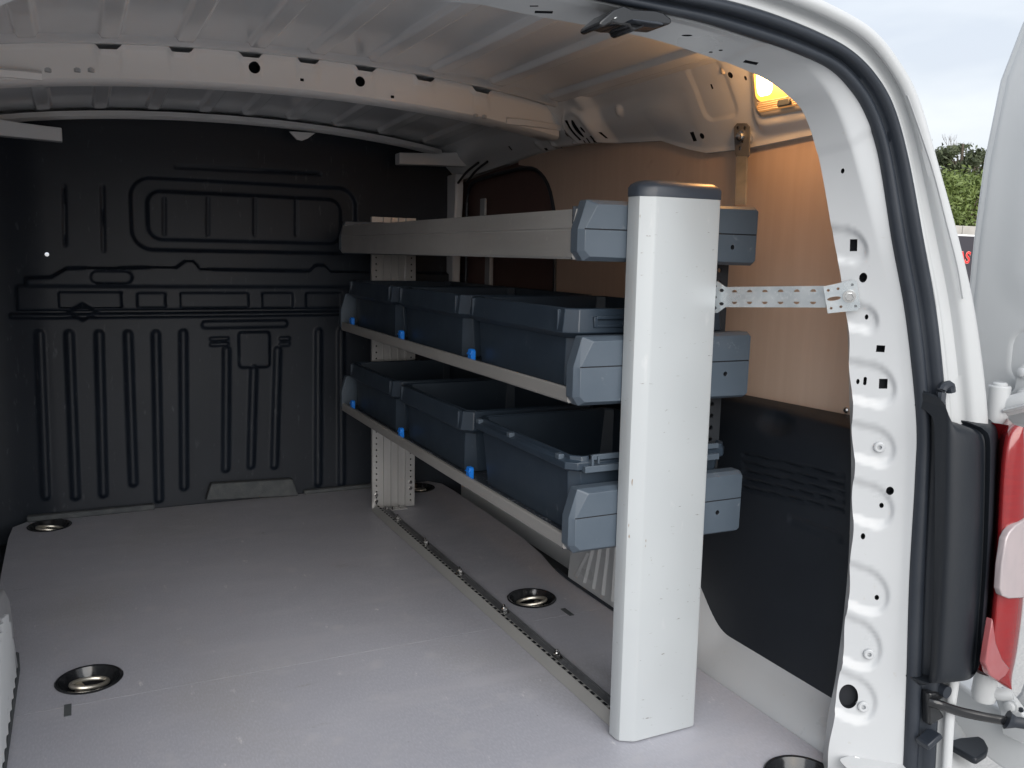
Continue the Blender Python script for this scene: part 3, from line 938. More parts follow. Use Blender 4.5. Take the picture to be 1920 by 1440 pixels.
# ---- black door catch under the header
def plate(pts, y0, y1, name, m, parent, bevel=.003, smooth=40, seg=2):
    q = [yp(*p, (y0 + y1) / 2) for p in pts]
    off = (y1 - y0) / 2
    mb = MB().loft([[(p[0], p[1] - off, p[2]) for p in q], [(p[0], p[1] + off, p[2]) for p in q]])
    return P(mb, name, m, parent, bevel=bevel, smooth=smooth, seg=seg) if parent is van else mb.build(name, m, parent, bevel=bevel, smooth=smooth, seg=seg)
def zpx(x, y):
    return 1020 + x / 6.857, y / 6.857
catch = plate([zpx(*p) for p in ((580, 340), (640, 285), (760, 185), (890, 130), (990, 175), (1280, 190), (1390, 215), (1490, 290), (1505, 345), (1460, 372), (1230, 352), (1120, 410), (1030, 450), (985, 430), (960, 375), (840, 370), (740, 345), (640, 400), (590, 385))],
              .88, .925, 'door_catch', 'cup_black', van, .004)
plate([zpx(*p) for p in ((1080, 262), (1440, 300), (1490, 325), (1470, 345), (1100, 285))], .868, .885, 'striker', 'rubber', catch, .002)
plate([zpx(*p) for p in ((870, 245), (905, 225), (920, 232), (885, 255))], .875, .885, 'screw', 'steel', catch, .001)

# ---- interior lamp on the side rail
lamp = empty('interior_lamp', (1.15, 1.25, 1.11), van)
lamp.matrix_parent_inverse = Matrix.Translation(-van.location)
def lpart(mb, name, m, **k):
    o = mb.build(name, m, lamp, **k)
    o.matrix_parent_inverse = Matrix.Translation(-Vector((1.15, 1.25, 1.11)))
    return o
def lamp_pt(y, z, off):
    x = 1.1905 - .588 * (z - 1.045) - off
    return (x, y + .45 * (1.166 - z), z)
def lamp_outline(y0, y1, z0, z1, r, off, nseg=8):
    pts = []
    for cx, cz, a0 in ((y1 - r, z1 - r, 0), (y0 + r, z1 - r, 90), (y0 + r, z0 + r, 180), (y1 - r, z0 + r, 270)):
        for k in range(nseg + 1):
            a = rad(a0 + 90 * k / nseg)
            pts.append(lamp_pt(cx + r * math.cos(a), cz + r * math.sin(a), off))
    return pts
LY0, LY1, LZ0, LZ1 = 1.125, 1.300, 1.090, 1.166
lpart(MB().loft([lamp_outline(LY0 - .006, LY1 + .006, LZ0 - .006, LZ1 + .006, .022, -.006), lamp_outline(LY0 - .005, LY1 + .005, LZ0 - .005, LZ1 + .005, .021, .004), lamp_outline(LY0, LY1, LZ0, LZ1, .018, .006)]), 'bezel', 'lamp_bezel', smooth=60)
ZM = 1.109
lpart(MB().loft([lamp_outline(LY0 + .003, LY1 - .003, ZM, LZ1 - .002, .014, .005), lamp_outline(LY0 + .005, LY1 - .005, ZM + .002, LZ1 - .004, .012, .010)]), 'lens', 'lens_amber', smooth=60)
lpart(MB().loft([lamp_outline(1.248, 1.291, ZM + .006, LZ1 - .008, .012, .0085), lamp_outline(1.252, 1.287, ZM + .010, LZ1 - .012, .011, .0125)]), 'lens_bulb_window', 'lens_hot', smooth=60)
lpart(MB().loft([lamp_outline(LY0 + .003, LY1 - .003, LZ0 + .002, ZM - .001, .008, .005), lamp_outline(LY0 + .004, LY1 - .004, LZ0 + .003, ZM - .002, .008, .008)]), 'lower_lens', 'lens_grill', smooth=60)
mb = MB()
for k in range(5):
    z = LZ0 + .005 + k * .0033
    a, b = lamp_pt(LY0 + .008, z, .0085), lamp_pt(LY1 - .008, z, .0085)
    mb.tube([a, b], .0008, 6)
lpart(mb, 'lens_ribbing', 'lamp_bezel')
a = lamp_pt(1.222, 1.100, .010)
lpart(MB().box(a[0] - .003, a[0] + .003, a[1] - .016, a[1] + .016, a[2] - .006, a[2] + .006), 'switch', 'cap_dark', bevel=.002)
ld = bpy.data.lights.new('lamp_bulb', 'POINT')
ld.energy = 0.34
ld.color = (1.0, 0.50, 0.18)
ld.shadow_soft_size = 0.022
lo = bpy.data.objects.new('lamp_bulb', ld)
link(lo, lamp)
lo.location = (1.098 - 1.15, 1.245 - 1.25, 1.135 - 1.11)
p = at(1358, 125, 'X', 1.13)
P(MB().lathe([(.006, .012), (.007, -.006), (.004, -.014)], p, 'Z', 12), 'rubber_plug', 'lamp_bezel', van)
p = at(1043, 196, 'X', 1.13)
P(MB().lathe([(.007, .012), (.007, -.008), (.004, -.014)], p, 'Z', 12), 'rubber_plug', 'bow_paint_lifted', van)

# ---- tail light and its black housing
def solid(pts, y0, y1, name, m, parent, bevel=.004, seg=2, smooth=40):
    """outline measured on the rear face plane y0, running forward to y1"""
    q = [yp(*p, y0) for p in pts]
    mb = MB().loft([[(p[0], p[1], p[2]) for p in q], [(p[0], p[1] + (y1 - y0), p[2]) for p in q]])
    o = mb.build(name, m, parent, bevel=bevel, seg=seg, smooth=smooth)
    if parent is van:
        o.matrix_parent_inverse = Matrix.Translation(-van.location)
    return o
# housing built as a lofted moulding: columns from the seal to the lens, with a step and a ridge
top_e = [(1752, 770), (1769, 738), (1777, 742), (1790, 793), (1815, 800), (1838, 803), (1842, 808), (1847, 806), (1858, 803), (1868, 799)]
bot_e = [(1741, 1296), (1749, 1293), (1758, 1292), (1775, 1292), (1800, 1290), (1815, 1288), (1820, 1286), (1825, 1284), (1832, 1277), (1838, 1264)]
dep = [.872, .858, .848, .840, .834, .833, .848, .850, .833, .838]
cols = []
for (a, b, d) in zip(top_e, bot_e, dep):
    pa, pb = yp(*a, d), yp(*b, d)
    cc = []
    for t in np.linspace(0, 1, 26):
        p = pa + (pb - pa) * t
        bow_ = math.sin(math.pi * t)
        p = p + np.array([.003 * bow_, -.003 * bow_, 0])
        e = max(0, 1 - t / .06) ** 2 + max(0, 1 - (1 - t) / .05) ** 2
        p[1] += .006 * e
        cc.append(p)
    cc = [cc[0] + np.array([0, .06, .004])] + cc + [cc[-1] + np.array([0, .06, -.004])]
    cols.append(cc)
cols.append([p + np.array([.080, .05, 0]) for p in cols[-1]])
hs = P(MB().grid(np.array(cols)), 'light_housing', 'trim_plastic', van, smooth=70)
sm = hs.modifiers.new('sub', 'SUBSURF')
sm.levels = sm.render_levels = 1
P(MB().tube(resample(crom([yp(*q, .87) for q in ((1762, 790), (1764, 745), (1768, 728), (1780, 722), (1783, 735))], 0), 24), .007, 8), 'housing_clip', 'rubber', van)

tl = empty('tail_light', tuple(yp(1880, 1280, .85)), van)
tl.matrix_parent_inverse = Matrix.Translation(-van.location)
def tlp(o):
    o.matrix_parent_inverse = Matrix.Translation(-tl.location)
    return o
lens_l = [(1893, 795), (1883, 806), (1874, 832), (1868, 900), (1864, 1000), (1860, 1080), (1853, 1160), (1845, 1210), (1841, 1240), (1846, 1262), (1860, 1277), (1875, 1284)]
lens_r = [(1903, 800), (1910, 815), (1918, 845), (1921, 900), (1922, 1000), (1918, 1080), (1912, 1150), (1904, 1210), (1898, 1240), (1893, 1256), (1888, 1268), (1880, 1283)]
rows = []
for a, b in zip(lens_l, lens_r):
    pa, pb = yp(*a, .832), yp(*b, .832)
    row = [pa + np.array([.065, .05, 0])]
    for t in np.linspace(0, 1, 10):
        p = pa + (pb - pa) * t
        p = p + np.array([0, -.018 * math.sin(math.pi * (t * .8 + .1)), 0])
        row.append(p)
    row.append(pb + np.array([.004, .06, 0]))
    rows.append(row)
o = tlp(MB().grid(np.array(rows)).build('lens', 'lens_red', tl, smooth=70))
sm = o.modifiers.new('sub', 'SUBSURF')
sm.levels = sm.render_levels = 1
def lens_patch(pts, name, m, y=.810):
    q = [yp(*p, y) for p in pts]
    tlp(MB().loft([[(p[0], p[1], p[2]) for p in q], [(p[0], p[1] + .012, p[2]) for p in q]]).build(name, m, tl, bevel=.002, seg=2, smooth=40))
lens_patch([(1926, 972), (1905, 985), (1893, 998), (1886, 1012), (1879, 1060), (1876, 1106), (1880, 1118), (1892, 1123), (1926, 1121)], 'reversing_lens', 'lens_clear')
lens_patch([(1862, 1160), (1853, 1215), (1849, 1245), (1856, 1266), (1872, 1278), (1886, 1268), (1894, 1254), (1880, 1236), (1868, 1205)], 'rear_reflector', 'lens_pink', .812)

# ---- rear door, swung open at a right angle: inner face towards the camera
DX = 1.345
dpoly = [(.953, 1.20), (.982, 1.115), (.997, .99), (1.002, .86), (1.002, .70), (.999, .556), (.965, .549), (.90, .556), (.846, .56), (.826, .53), (.82, .42), (.82, .22), (.838, .13), (.862, .085), (.905, .085), (.968, .10), (.978, .092),
         (.980, .012), (.965, .004), (.86, -.014), (.70, -.03), (.40, -.045), (.28, -.04), (.25, .02), (.25, 1.12), (.28, 1.22), (.40, 1.285), (.75, 1.29), (.88, 1.26)]
door = empty('rear_door', (DX, .88, .5), van)
door.matrix_parent_inverse = Matrix.Translation(-van.location)
def dp_(mb, name, m, **k):
    o = mb.build(name, m, door, **k)
    o.matrix_parent_inverse = Matrix.Translation(-Vector((DX, .88, .5)))
    return o
dp_(MB().prism(dpoly, 'X', DX + .004, DX + .055), 'door_shell', 'paint_out', bevel=.010, seg=3, smooth=40)
# pressed inner face
gy = np.linspace(.25, 1.006, 150)
gz = np.linspace(.555, 1.2, 130)
Yg, Zg = np.meshgrid(gy, gz, indexing='ij')
hh = np.zeros_like(Yg)
dd = rbox(Yg, Zg, .30, .905, .64, .712, .02)
ye = np.interp(Zg, [.5, .556, .70, .86, .99, 1.115, 1.20], [.997, .997, 1.000, 1.000, .995, .980, .951])
hh -= .014 * inside(dd, .010)
Xg = DX + .006 - .004 * inside(np.maximum(Yg - ye + .012, .567 - Zg), .006) - hh - .004 * inside(rbox(Yg, Zg, .33, .93, .76, 1.1, .06), .03)
Yc = np.minimum(Yg, ye - .008)
dp_(MB().grid(np.stack([Xg, Yc, Zg], -1)), 'inner_panel', 'paint_out', smooth=60)
# upper hinge: barrel, arm, plate with bolts
hb = at(1871, 760, 'X', 1.292)
k = .00087
mb = MB()
mb.lathe([(.0165, -.034), (.0165, .030), (.0150, .032), (.0110, .0325), (.0110, .035), (.0085, .037)], hb, 'Z', 32)
dp_(mb, 'hinge_barrel', 'paint_out')
mb = MB()
arm = [at(1880, 764, 'X', 1.296), at(1925, 752, 'X', 1.300), at(1965, 742, 'X', 1.315)]
mb.tube(arm, .016, 10, flat=(.7, 1))
mb.tube([at(1886, 770, 'X', 1.286), at(1935, 758, 'X', 1.286)], .006, 10, flat=(1.4, .6))
dp_(mb, 'hinge_arm', 'paint_out')
pl = [at(*q, 'X', 1.335) for q in ((1893, 742), (1906, 728), (1910, 700), (1914, 688), (1922, 684), (1945, 690), (1945, 760), (1905, 757))]
dp_(MB().prism([(p[1], p[2]) for p in pl], 'X', 1.328, 1.342), 'hinge_plate', 'paint_out', bevel=.003)
for q in ((1919, 698), (1919, 739)):
    p = at(*q, 'X', 1.328)
    mb = MB()
    mb.lathe([(.010, .002), (.010, -.002), (.0075, -.0025), (.0072, -.007), (.005, -.0085)], p, 'X', 18)
    dp_(mb, 'hinge_bolt', 'paint_out')
# hinge base plate bolted to the body corner, with rust at the barrel foot
bp_ = [at(*q, 'Z', hb[2] - .041) for q in ((1797, 792), (1852, 785), (1858, 778), (1888, 778), (1889, 790), (1862, 797), (1850, 800))]
P(MB().prism([(p[0], p[1]) for p in bp_], 'Z', hb[2] - .047, hb[2] - .041), 'hinge_base', 'paint_out', van, bevel=.0015)
P(MB().lathe([(.0172, -.0405), (.0178, -.037), (.0168, -.034)], hb, 'Z', 24), 'hinge_washer', 'rust', van)
p = at(1853, 784, 'Z', hb[2] - .041)
P(MB().lathe([(.006, 0), (.006, .008), (.005, .012), (.003, .014)], (p[0], p[1], hb[2] - .041), 'Z', 14), 'hinge_stud', 'zinc', van)
p = at(1855, 803, 'Z', hb[2] - .052)
P(MB().lathe([(.012, -.006), (.012, .005)], (p[0], p[1], hb[2] - .052), 'Z', 20), 'hinge_boss', 'paint_out', van)
# lower hinge
hl = at(1846, 1292, 'X', 1.285)
mb = MB().lathe([(.017, -.018), (.019, -.008), (.017, .030)], hl, 'Z', 28)
mb.tube([at(1850, 1296, 'X', 1.288), at(1880, 1302, 'X', 1.292), at(1898, 1300, 'X', 1.30)], .010, 10, flat=(.8, 1))
dp_(mb, 'hinge_barrel', 'paint_out')
pl = [at(*q, 'X', 1.335) for q in ((1866, 1300), (1886, 1284), (1930, 1345), (1930, 1395), (1885, 1376), (1880, 1330), (1872, 1308))]
dp_(MB().prism([(p[1], p[2]) for p in pl], 'X', 1.326, 1.341), 'hinge_plate', 'paint_out', bevel=.003)
p = at(1896, 1324, 'X', 1.325)
dp_(MB().lathe([(.012, .002), (.012, -.002), (.0085, -.0025), (.008, -.008), (.005, -.0095)], p, 'X', 18), 'hinge_bolt', 'paint_out')
p = at(1914, 1331, 'X', 1.327)
dp_(MB().lathe([(.004, .002), (.004, -.0012)], p, 'X', 14), 'drain_plug', 'rubber')
# door check strap
pth = [at(1742, 1316, 'X', 1.16), at(1762, 1322, 'X', 1.17), at(1800, 1334, 'X', 1.205), at(1850, 1345, 'X', 1.245), at(1890, 1352, 'X', 1.275), at(1940, 1358, 'X', 1.30)]
ck = P(MB().tube(resample(crom(pth, 0), 40), .0078, 10, flat=(.55, 1)), 'check_strap', 'cup_black', van, smooth=60)
kp = [at(1888, 1349, 'X', 1.27), at(1896, 1352, 'X', 1.275), at(1905, 1354, 'X', 1.28), at(1930, 1358, 'X', 1.295)]
MBk = MB().tube(kp, [.016, .012, .009, .009], 10, flat=(.7, 1)).build('strap_end', 'rubber', ck)
MBk.matrix_parent_inverse = Matrix.Identity(4)
# body corner under the lamp
solid([(1742, 1296), (1786, 1290), (1790, 1300), (1790, 1386), (1776, 1388), (1742, 1395)], .890, .96, 'body_corner', 'paint_out', van, bevel=.004)
P(MB().lathe([(.010, -.012), (.010, .004), (.006, .008)], yp(1764, 1292, .878), 'Y', 16), 'buffer', 'rubber', van)
solid([(1744, 1300), (1770, 1296), (1776, 1304), (1758, 1318), (1764, 1332), (1772, 1345), (1744, 1362)], .874, .89, 'check_bracket', 'cup_black', van, bevel=.003)
solid([(1740, 1398), (1765, 1376), (1770, 1384), (1742, 1408)], .862, .885, 'seal_tail', 'rubber', van, bevel=.002)
# bumper: curved top with a black insert, running out to the corner
rows = []
for t in np.linspace(0, 1, 24):
    x = 1.05 + .33 * t
    yb = .835 + .10 * max(0, (t - .45) / .55) ** 2
    row = [(x, .93 + .05 * t * t, .034), (x, .90 + .06 * t * t, .030), (x + .002, yb + .012, .016 - .012 * t), (x + .004, yb - .012, -.03 - .02 * t), (x + .004, yb - .02, -.16), (x, yb - .01, -.30), (x, yb + .05, -.36)]
    rows.append(row)
bpR = np.array(rows)
bumper = P(MB().grid(bpR), 'bumper', 'paint_out', van, smooth=60)
sm = bumper.modifiers.new('sub', 'SUBSURF')
sm.levels = sm.render_levels = 2
q = [at(*p_, 'Z', .034) for p_ in ((1772, 1392), (1800, 1384), (1835, 1381), (1846, 1388), (1853, 1402), (1850, 1412), (1832, 1424), (1824, 1422))]
P(MB().prism([(p[0], p[1]) for p in q], 'Z', .024, .0355), 'bumper_insert', 'trim_plastic', van, bevel=.003)
# sill seal end and sticker at the foot of the pillar
i = on_frame(1610, 1442)[0]
fs = [S[i, 13], S[i, 24], S[i + 2, 24], S[i + 3, 13]]
nn = Nn[i + 1, 18]
P(MB().loft([[f_ + nn * .0025 for f_ in fs], [f_ + nn * .0012 for f_ in fs]]), 'sticker', 'bow_paint_lifted', van, smooth=0)

# =================================================================== SHELVING RACK
rack = tag(empty('shelving_rack', (.87, 1.9, 0)), 'three-tier metal shelving rack with silver end panel along the right side', 'shelving')
def rp(mb, name, m, parent=None, **k):
    o = mb.build(name, m, parent or rack, **k)
    if parent is None:
        o.matrix_parent_inverse = Matrix.Translation(-rack.location)
    return o
# end panel facing the doors: extruded silver board with a chamfered left edge and a dark top cap
sec = [(.784, 1.190), (.784, 1.170), (.787, 1.163), (.806, 1.1515), (.812, 1.150), (.930, 1.150), (.936, 1.1525), (.938, 1.158), (.938, 1.190)]
NZ = 40
rings = []
for z in np.linspace(0.0030, .914, NZ):
    rings.append([(x + .010 * (1 - z / .914) * 0 + .004 * (1 - z / .914), y, z) for x, y in sec])
ep = rp(MB().loft(rings), 'end_panel', 'panel_silver', smooth=30)
rings = []
for z, ins in ((.9142, -.001), (.928, -.001), (.933, .002), (.938, .010), (.9395, .016)):
    cx, cy = .861, 1.170
    rings.append([(cx + (x - cx) * (1 - ins / .077), max(cy + (y - cy) * (1 - ins / .03), 0), z) for x, y in sec])
rp(MB().loft(rings), 'panel_cap', 'cap_dark', smooth=40)
rp(MB().prism([(.792, 1.186), (.792, 1.174), (.812, 1.156), (.932, 1.156), (.936, 1.186)], 'Z', -.0005, .0035), 'panel_contact_shade', 'rubber', smooth=0)  # dark strip added as the contact shade under the end panel
# far upright: aluminium extrusion with grooves and two columns of holes
yu = 2.64
pf = [(.806, .0), (.806, -.012), (.832, -.012), (.834, -.006), (.843, -.006), (.845, -.010), (.858, -.010), (.860, -.004), (.868, -.004), (.870, -.010), (.882, -.010), (.884, -.004), (.892, -.004),
      (.894, -.010), (.904, -.010), (.906, -.003), (.916, -.003), (.918, -.012), (.948, -.012), (.948, .0)]
up = MB().prism([(x, yu + y) for x, y in pf], 'Z', .003, .925)
up = rp(up, 'far_upright', 'aluminium', smooth=0)
cb = MB()
for k in range(46):
    z = .022 + k * .0195
    for x in (.8195, .934):
        cb.lathe([(.0026, -.016), (.0026, -.004)], (x, yu, z), 'Y', 8)
cut(up, cb, 0, 'hole_shade')
for x, z in ((.8195, .03), (.8195, .05), (.934, .062), (.934, .082)):
    mb = MB()
    mb.lathe([(.006, -.012), (.006, -.015), (.004, -.017)], (x, yu, z), 'Y', 12)
    o = mb.build('bolt', 'steel', up)
    o.matrix_parent_inverse = Matrix.Identity(4)
rp(MB().prism([(.835, 2.60), (.915, 2.60), (.915, 2.628), (.835, 2.628)], 'Z', .001, .005), 'upright_foot', 'aluminium', smooth=0)
for x, y in ((.848, 2.612), (.868, 2.606), (.89, 2.612)):
    mb = MB()
    hexbolt(mb, (x, y, .005), 'Z', .005, .010)
    rp(mb, 'foot_bolt', 'steel')
# second upright at the near end, dark perforated channel behind the end panel
nu = MB().box(.905, .960, 1.245, 1.252, .003, .92)
rp(nu, 'near_upright_core', 'rail_dark', smooth=0)
nu = rp(MB().box(.960, 1.046, 1.255, 1.258, .34, .90), 'near_upright', 'rail_dark', smooth=0)
cb = MB()
for k in range(24):
    z = .36 + k * .022
    cb.lathe([(.0042, -.02), (.0042, .02)], (1.026, 1.256, z), 'Y', 12)
    ring = [(1.002 + .0032 * math.cos(a), z + .010 + .006 * math.sin(a)) for a in np.linspace(0, 2 * math.pi, 12, endpoint=False)]
    cb.prism(ring, 'Y', 1.23, 1.28)
cut(nu, cb, 0)
rp(MB().tube([(.976, 1.245, .34), (.976, 1.245, .90)], .011, 16), 'near_upright_tube', 'rail_dark', smooth=60)

# floor rail: a stepped strip with slots, nuts and open holes
YR0, YR1 = 1.192, 2.625
fr = MB().prism([(.8025, .0012), (.8145, .0195), (.8225, .0195), (.8225, .0012)], 'Y', YR0, YR1)
frl = rp(fr, 'floor_rail', 'rail_metal', smooth=0)
cb = MB()
ns = 66
for k in range(ns):
    y = YR0 + .012 + k * (YR1 - YR0 - .02) / ns
    cb.box(.8152, .8214, y, y + .0135, .008, .05)
cut(frl, cb, 0, 'hole_shade')
rb = MB().prism([(.8230, .0012), (.8230, .0155), (.8265, .0155), (.8265, .006), (.8505, .006), (.8505, .0095), (.8540, .0095), (.8540, .0012)], 'Y', YR0 + .004, YR1)
rbl = rp(rb, 'floor_rail_base', 'strap_steel', smooth=0)
cb = MB()
RB = (1.245, 1.47, 1.72, 1.985, 2.235, 2.48)
for y in RB:
    cb.lathe([(.0048, .002), (.0048, .02)], (.8385, y - .032, 0), 'Z', 14)
cut(rbl, cb, 0)
for y in RB:
    mb = MB()
    hexbolt(mb, (.8385, y, .006), 'Z', .0082, .014)
    mb.lathe([(.0045, .018), (.0045, .024), (.002, .027)], (.8385, y, 0), 'Z', 10)
    o = mb.build('rail_nut', 'steel', rbl)
    o.matrix_parent_inverse = Matrix.Identity(4)
    mb = MB().lathe([(.0046, .0024), (.0001, .0025)], (.8385, y - .032, 0), 'Z', 14, caps=False)
    o = mb.build('rail_hole_rim', 'aluminium', rbl)
    o.matrix_parent_inverse = Matrix.Identity(4)

# shelves -------------------------------------------------------------------
SY0, SY1 = 1.196, 2.625
def cap_rings(zb, zt, zm, y_face, y_back):
    """moulded end cap: outline in x,z with a bevelled front rim; the upper part leans back"""
    out = [(.7005, zm), (.7005, zb + .014), (.7115, zb), (1.050, zb - .003), (1.0565, zb + .002), (1.0570, zt - .003), (1.052, zt + .001), (.7165, zt - .001), (.7145, zt - .003)]
    inn = [(.7085, zm), (.7085, zb + .016), (.7185, zb + .007), (1.046, zb + .002), (1.051, zb + .006), (1.052, zt - .007), (1.047, zt - .004), (.7330, zt - .008), (.7290, zt - .010)]
    return [[(x, y_face, z) for x, z in inn], [(x, y_face + .0105, z) for x, z in out], [(x, y_back, z) for x, z in out]]
def shelf(zb, lip, zcap, zm, top=False):
    sh = rp(MB().box(.722, 1.050, SY0 + .03, SY1 - .03, zb + .002, zb + .008), 'shelf', 'speckle_mat', smooth=0)
    def sp(mb, name, m, **k):
        o = mb.build(name, m, sh, **k)
        o.matrix_parent_inverse = Matrix.Identity(4)
        return o
    if top:
        prof = [(.7035, zb), (.7005, zb + .004), (.7000, zb + .045), (.7015, zb + .0475), (.7000, zb + .050), (.7065, lip), (.7105, lip), (.7125, zb + .05), (.714, zb + .006), (.722, zb + .0045), (.722, zb)]
    else:
        prof = [(.7025, zb), (.7000, zb + .003), (.7000, lip - .002), (.7015, lip), (.7065, lip), (.7090, lip - .008), (.7260, lip - .010), (.7260, zb)]
    pr = MB().prism([(x + .0022, z) for x, z in prof], 'Y', SY0 + .026, SY1 - .026)
    sp(MB().box(.7035, .7200, SY0 + .0275, SY0 + .0300, zb - .0005, lip + (.004 if top else .012)), 'gasket', 'rubber', smooth=0)
    sp(pr, 'front_profile', 'profile_alu', smooth=25)
    # back wall of the tray
    sp(MB().box(1.046, 1.0505, SY0 + .02, SY1 - .02, zb + .002, zcap - .012), 'back_wall', 'cap_dark', smooth=0)
    if not top:
        sp(MB().box(.7262, 1.04, SY0 + .03, SY1 - .03, lip - .012, lip - .0088), 'ledge', 'speckle_mat', smooth=0)
    for near in (True, False):
        if near:
            R_ = cap_rings(zb - .002, zcap, zm, SY0 - .0035, SY0 + .028)
        else:
            R_ = [[(x, SY0 + SY1 - y, z) for x, y, z in r] for r in cap_rings(zb - .002, zcap, zm, SY0 - .0035, SY0 + .028)]
        cp_ = sp(MB().loft(R_), 'end_cap', 'cap_plastic', smooth=20, bevel=.0015)
        if near:
            cb = MB()
            cb.box(.69, 1.07, SY0 - .02, SY0 - .0022, zm - .0008, zm + .0008)
            cb.lathe([(.004, -.01), (.004, .015)], (1.0, SY0 - .003, zm - .022), 'Y', 14)
            for m_ in list(cp_.modifiers):
                cp_.modifiers.remove(m_)
            cut(cp_, cb, 20, 'hole_shade')
            b = cp_.modifiers.new('bevel', 'BEVEL')
            b.width = .0012
            b.segments = 2
            b.limit_method = 'ANGLE'
            b.angle_limit = rad(25)
    if not top:
        for y in (1.642, 2.083, 2.527):
            mb = MB().prism([(y - .0095, lip - .006), (y + .0095, lip - .006), (y + .0095, lip + .015), (y + .006, lip + .019), (y - .006, lip + .019), (y - .0095, lip + .015)], 'X', .7095, .7200)
            mb.box(.7075, .7110, y - .0105, y + .0105, lip + .007, lip + .0115)
            sp(mb, 'clip', 'blue_plastic', bevel=.0015)
        mb = MB()
        for k in range(60):
            y = SY0 + .05 + k * .0225
            mb.lathe([(.003, 0), (.0022, .0016)], (.7175, y, lip - .0092), 'Z', 8)
        tag(sp(mb, 'rivets', 'steel'), kind='stuff')
    return sh
shelf(.8145, .8935, .9085, .862, top=True)
shelf(.5830, .6080, .6935, .6445)
shelf(.3360, .3605, .4435, .3955)

# strut from the end panel to the door pillar
iS, tS, pS = on_frame(1584, 558)
nS_ = Nn[iS, int(tS * (NA - 1))]
a0 = np.array([.928, 1.192, .758])
p1 = at(1357, 557, 'Y', 1.150)
a1 = np.array(pS) + nS_ * .0028
dirv = a1 - p1
L_ = np.linalg.norm(dirv)
dirv = dirv / L_
upv = np.array([0, 0, 1.0])
upv = upv - dirv * (dirv @ upv)
upv /= np.linalg.norm(upv)
outv = np.cross(dirv, upv)
if outv @ (CP - p1) < 0:
    outv = -outv
def strip(pts, thick=.0022):
    f_ = [[p1 + dirv * s + upv * w + outv * (o + thick) for s, w, o in pts], [p1 + dirv * s + upv * w + outv * o for s, w, o in pts]]
    return MB().loft(f_)
Ls = L_ - .032
poly = [(-.028, -.026, 0), (-.010, -.026, 0), (.004, -.0165, 0), (Ls + .006, -.0165, 0), (Ls + .006, .0165, 0), (.004, .0165, 0), (-.010, .026, 0), (-.028, .026, 0)]
so = strip(poly)
strut = rp(so, 'wall_strut', 'zinc', smooth=0)
cb = MB()
def scut(s, w, rs, rw, n=14, half=0):
    loop = []
    for a in (np.linspace(0, 2 * math.pi, n, endpoint=False) if not half else (np.linspace(0, math.pi, n))):
        loop.append((s + rs * math.cos(a), w + (half or 1) * rw * math.sin(a)))
    cb.loft([[p1 + dirv * x + upv * y + outv * .012 for x, y in loop], [p1 + dirv * x + upv * y - outv * .012 for x, y in loop]])
for k in range(6):
    s = .020 + k * (Ls - .034) / 5
    scut(s, .0075, .0048, .0042, 12, 1)
    scut(s, -.0075, .0048, .0042, 12, -1)
for w in (-.018, 0, .018):
    scut(-.018, w, .0065, .0034)
for w in (-.011, .011):
    scut(-.003, w, .0042, .0028)
cut(strut, cb, 0)
# bolted end plate lying on the pillar
tang = np.gradient(CA, axis=0)[iS]
tang /= np.linalg.norm(tang)
acr = np.cross(nS_, tang)
acr = acr if acr[0] > 0 else -acr
def fpl(w, s, o):
    return np.array(pS) + acr * w + tang * s + nS_ * o
loop = [(-.026, -.021), (.016, -.0235), (.021, -.019), (.021, .019), (.016, .0235), (-.026, .021)]
ob = rp(MB().loft([[fpl(w, s, .0062) for w, s in loop], [fpl(w, s, .0036) for w, s in loop]]), 'strut_plate', 'zinc', smooth=0)
cb = MB()
for w, s, rw, rs in ((-.014, 0, .010, .0032), (-.020, .014, .0022, .0022), (-.020, -.014, .0022, .0022), (-.006, .014, .0022, .0022), (-.006, -.014, .0022, .0022), (.0145, .0165, .0022, .0022), (.0145, -.0165, .0022, .0022)):
    lp = [(w + rw * math.cos(a), s + rs * math.sin(a)) for a in np.linspace(0, 2 * math.pi, 12, endpoint=False)]
    cb.loft([[fpl(x, y, .012) for x, y in lp], [fpl(x, y, -.002) for x, y in lp]])
cut(ob, cb, 0)
mb = MB().lathe([(.0095, 0), (.0095, .0022), (.0068, .0026)], (0, 0, 0), 'Z', 20)
mb.lathe([(.0066, .0022), (.0066, .008), (.0052, .0095)], (0, 0, 0), 'Z', 6)
o = rp(mb, 'strut_bolt', 'steel')
o.matrix_parent_inverse = Matrix.Translation(-rack.location)
o.location = Vector(fpl(.008, 0, .0062))
o.rotation_euler = Vector(nS_).to_track_quat('Z', 'Y').to_euler()
# upper strap from the rail down to the top shelf
q = [at(px_, py_, 'X', 1.176) for px_, py_ in ((1376, 238), (1382, 231), (1398, 231), (1404, 238), (1404, 290), (1400, 296), (1381, 296), (1378, 288))]
us = rp(MB().loft([[p for p in q], [p + np.array([.0032, 0, 0]) for p in q]]), 'upper_strap', 'strap_steel', smooth=0)
rings = []
for t_ in np.linspace(0, 1, 8):
    xx_ = 1.1755 - .112 * t_ ** 1.2
    pa, pb = at(1381 - 3 * t_, 293 + 91 * t_, 'X', xx_), at(1400 - 3 * t_, 293 + 91 * t_, 'X', xx_)
    rings.append([pa, pb, pb + np.array([.0032, .0, 0]), pa + np.array([.0032, 0, 0])])
rp(MB().loft(rings), 'strap_leg', 'strap_steel', smooth=20)
cb = MB()
for px_, py_, r_ in ((1384, 240, .0034), (1397, 240, .0034), (1388, 278, .004), (1393, 266, .0022)):
    p = at(px_, py_, 'X', 1.177)
    cb.lathe([(r_, -.02), (r_, .03)], p, 'X', 12)
cut(us, cb, 0, 'hole_shade')
p = at(1390, 256, 'X', 1.175)
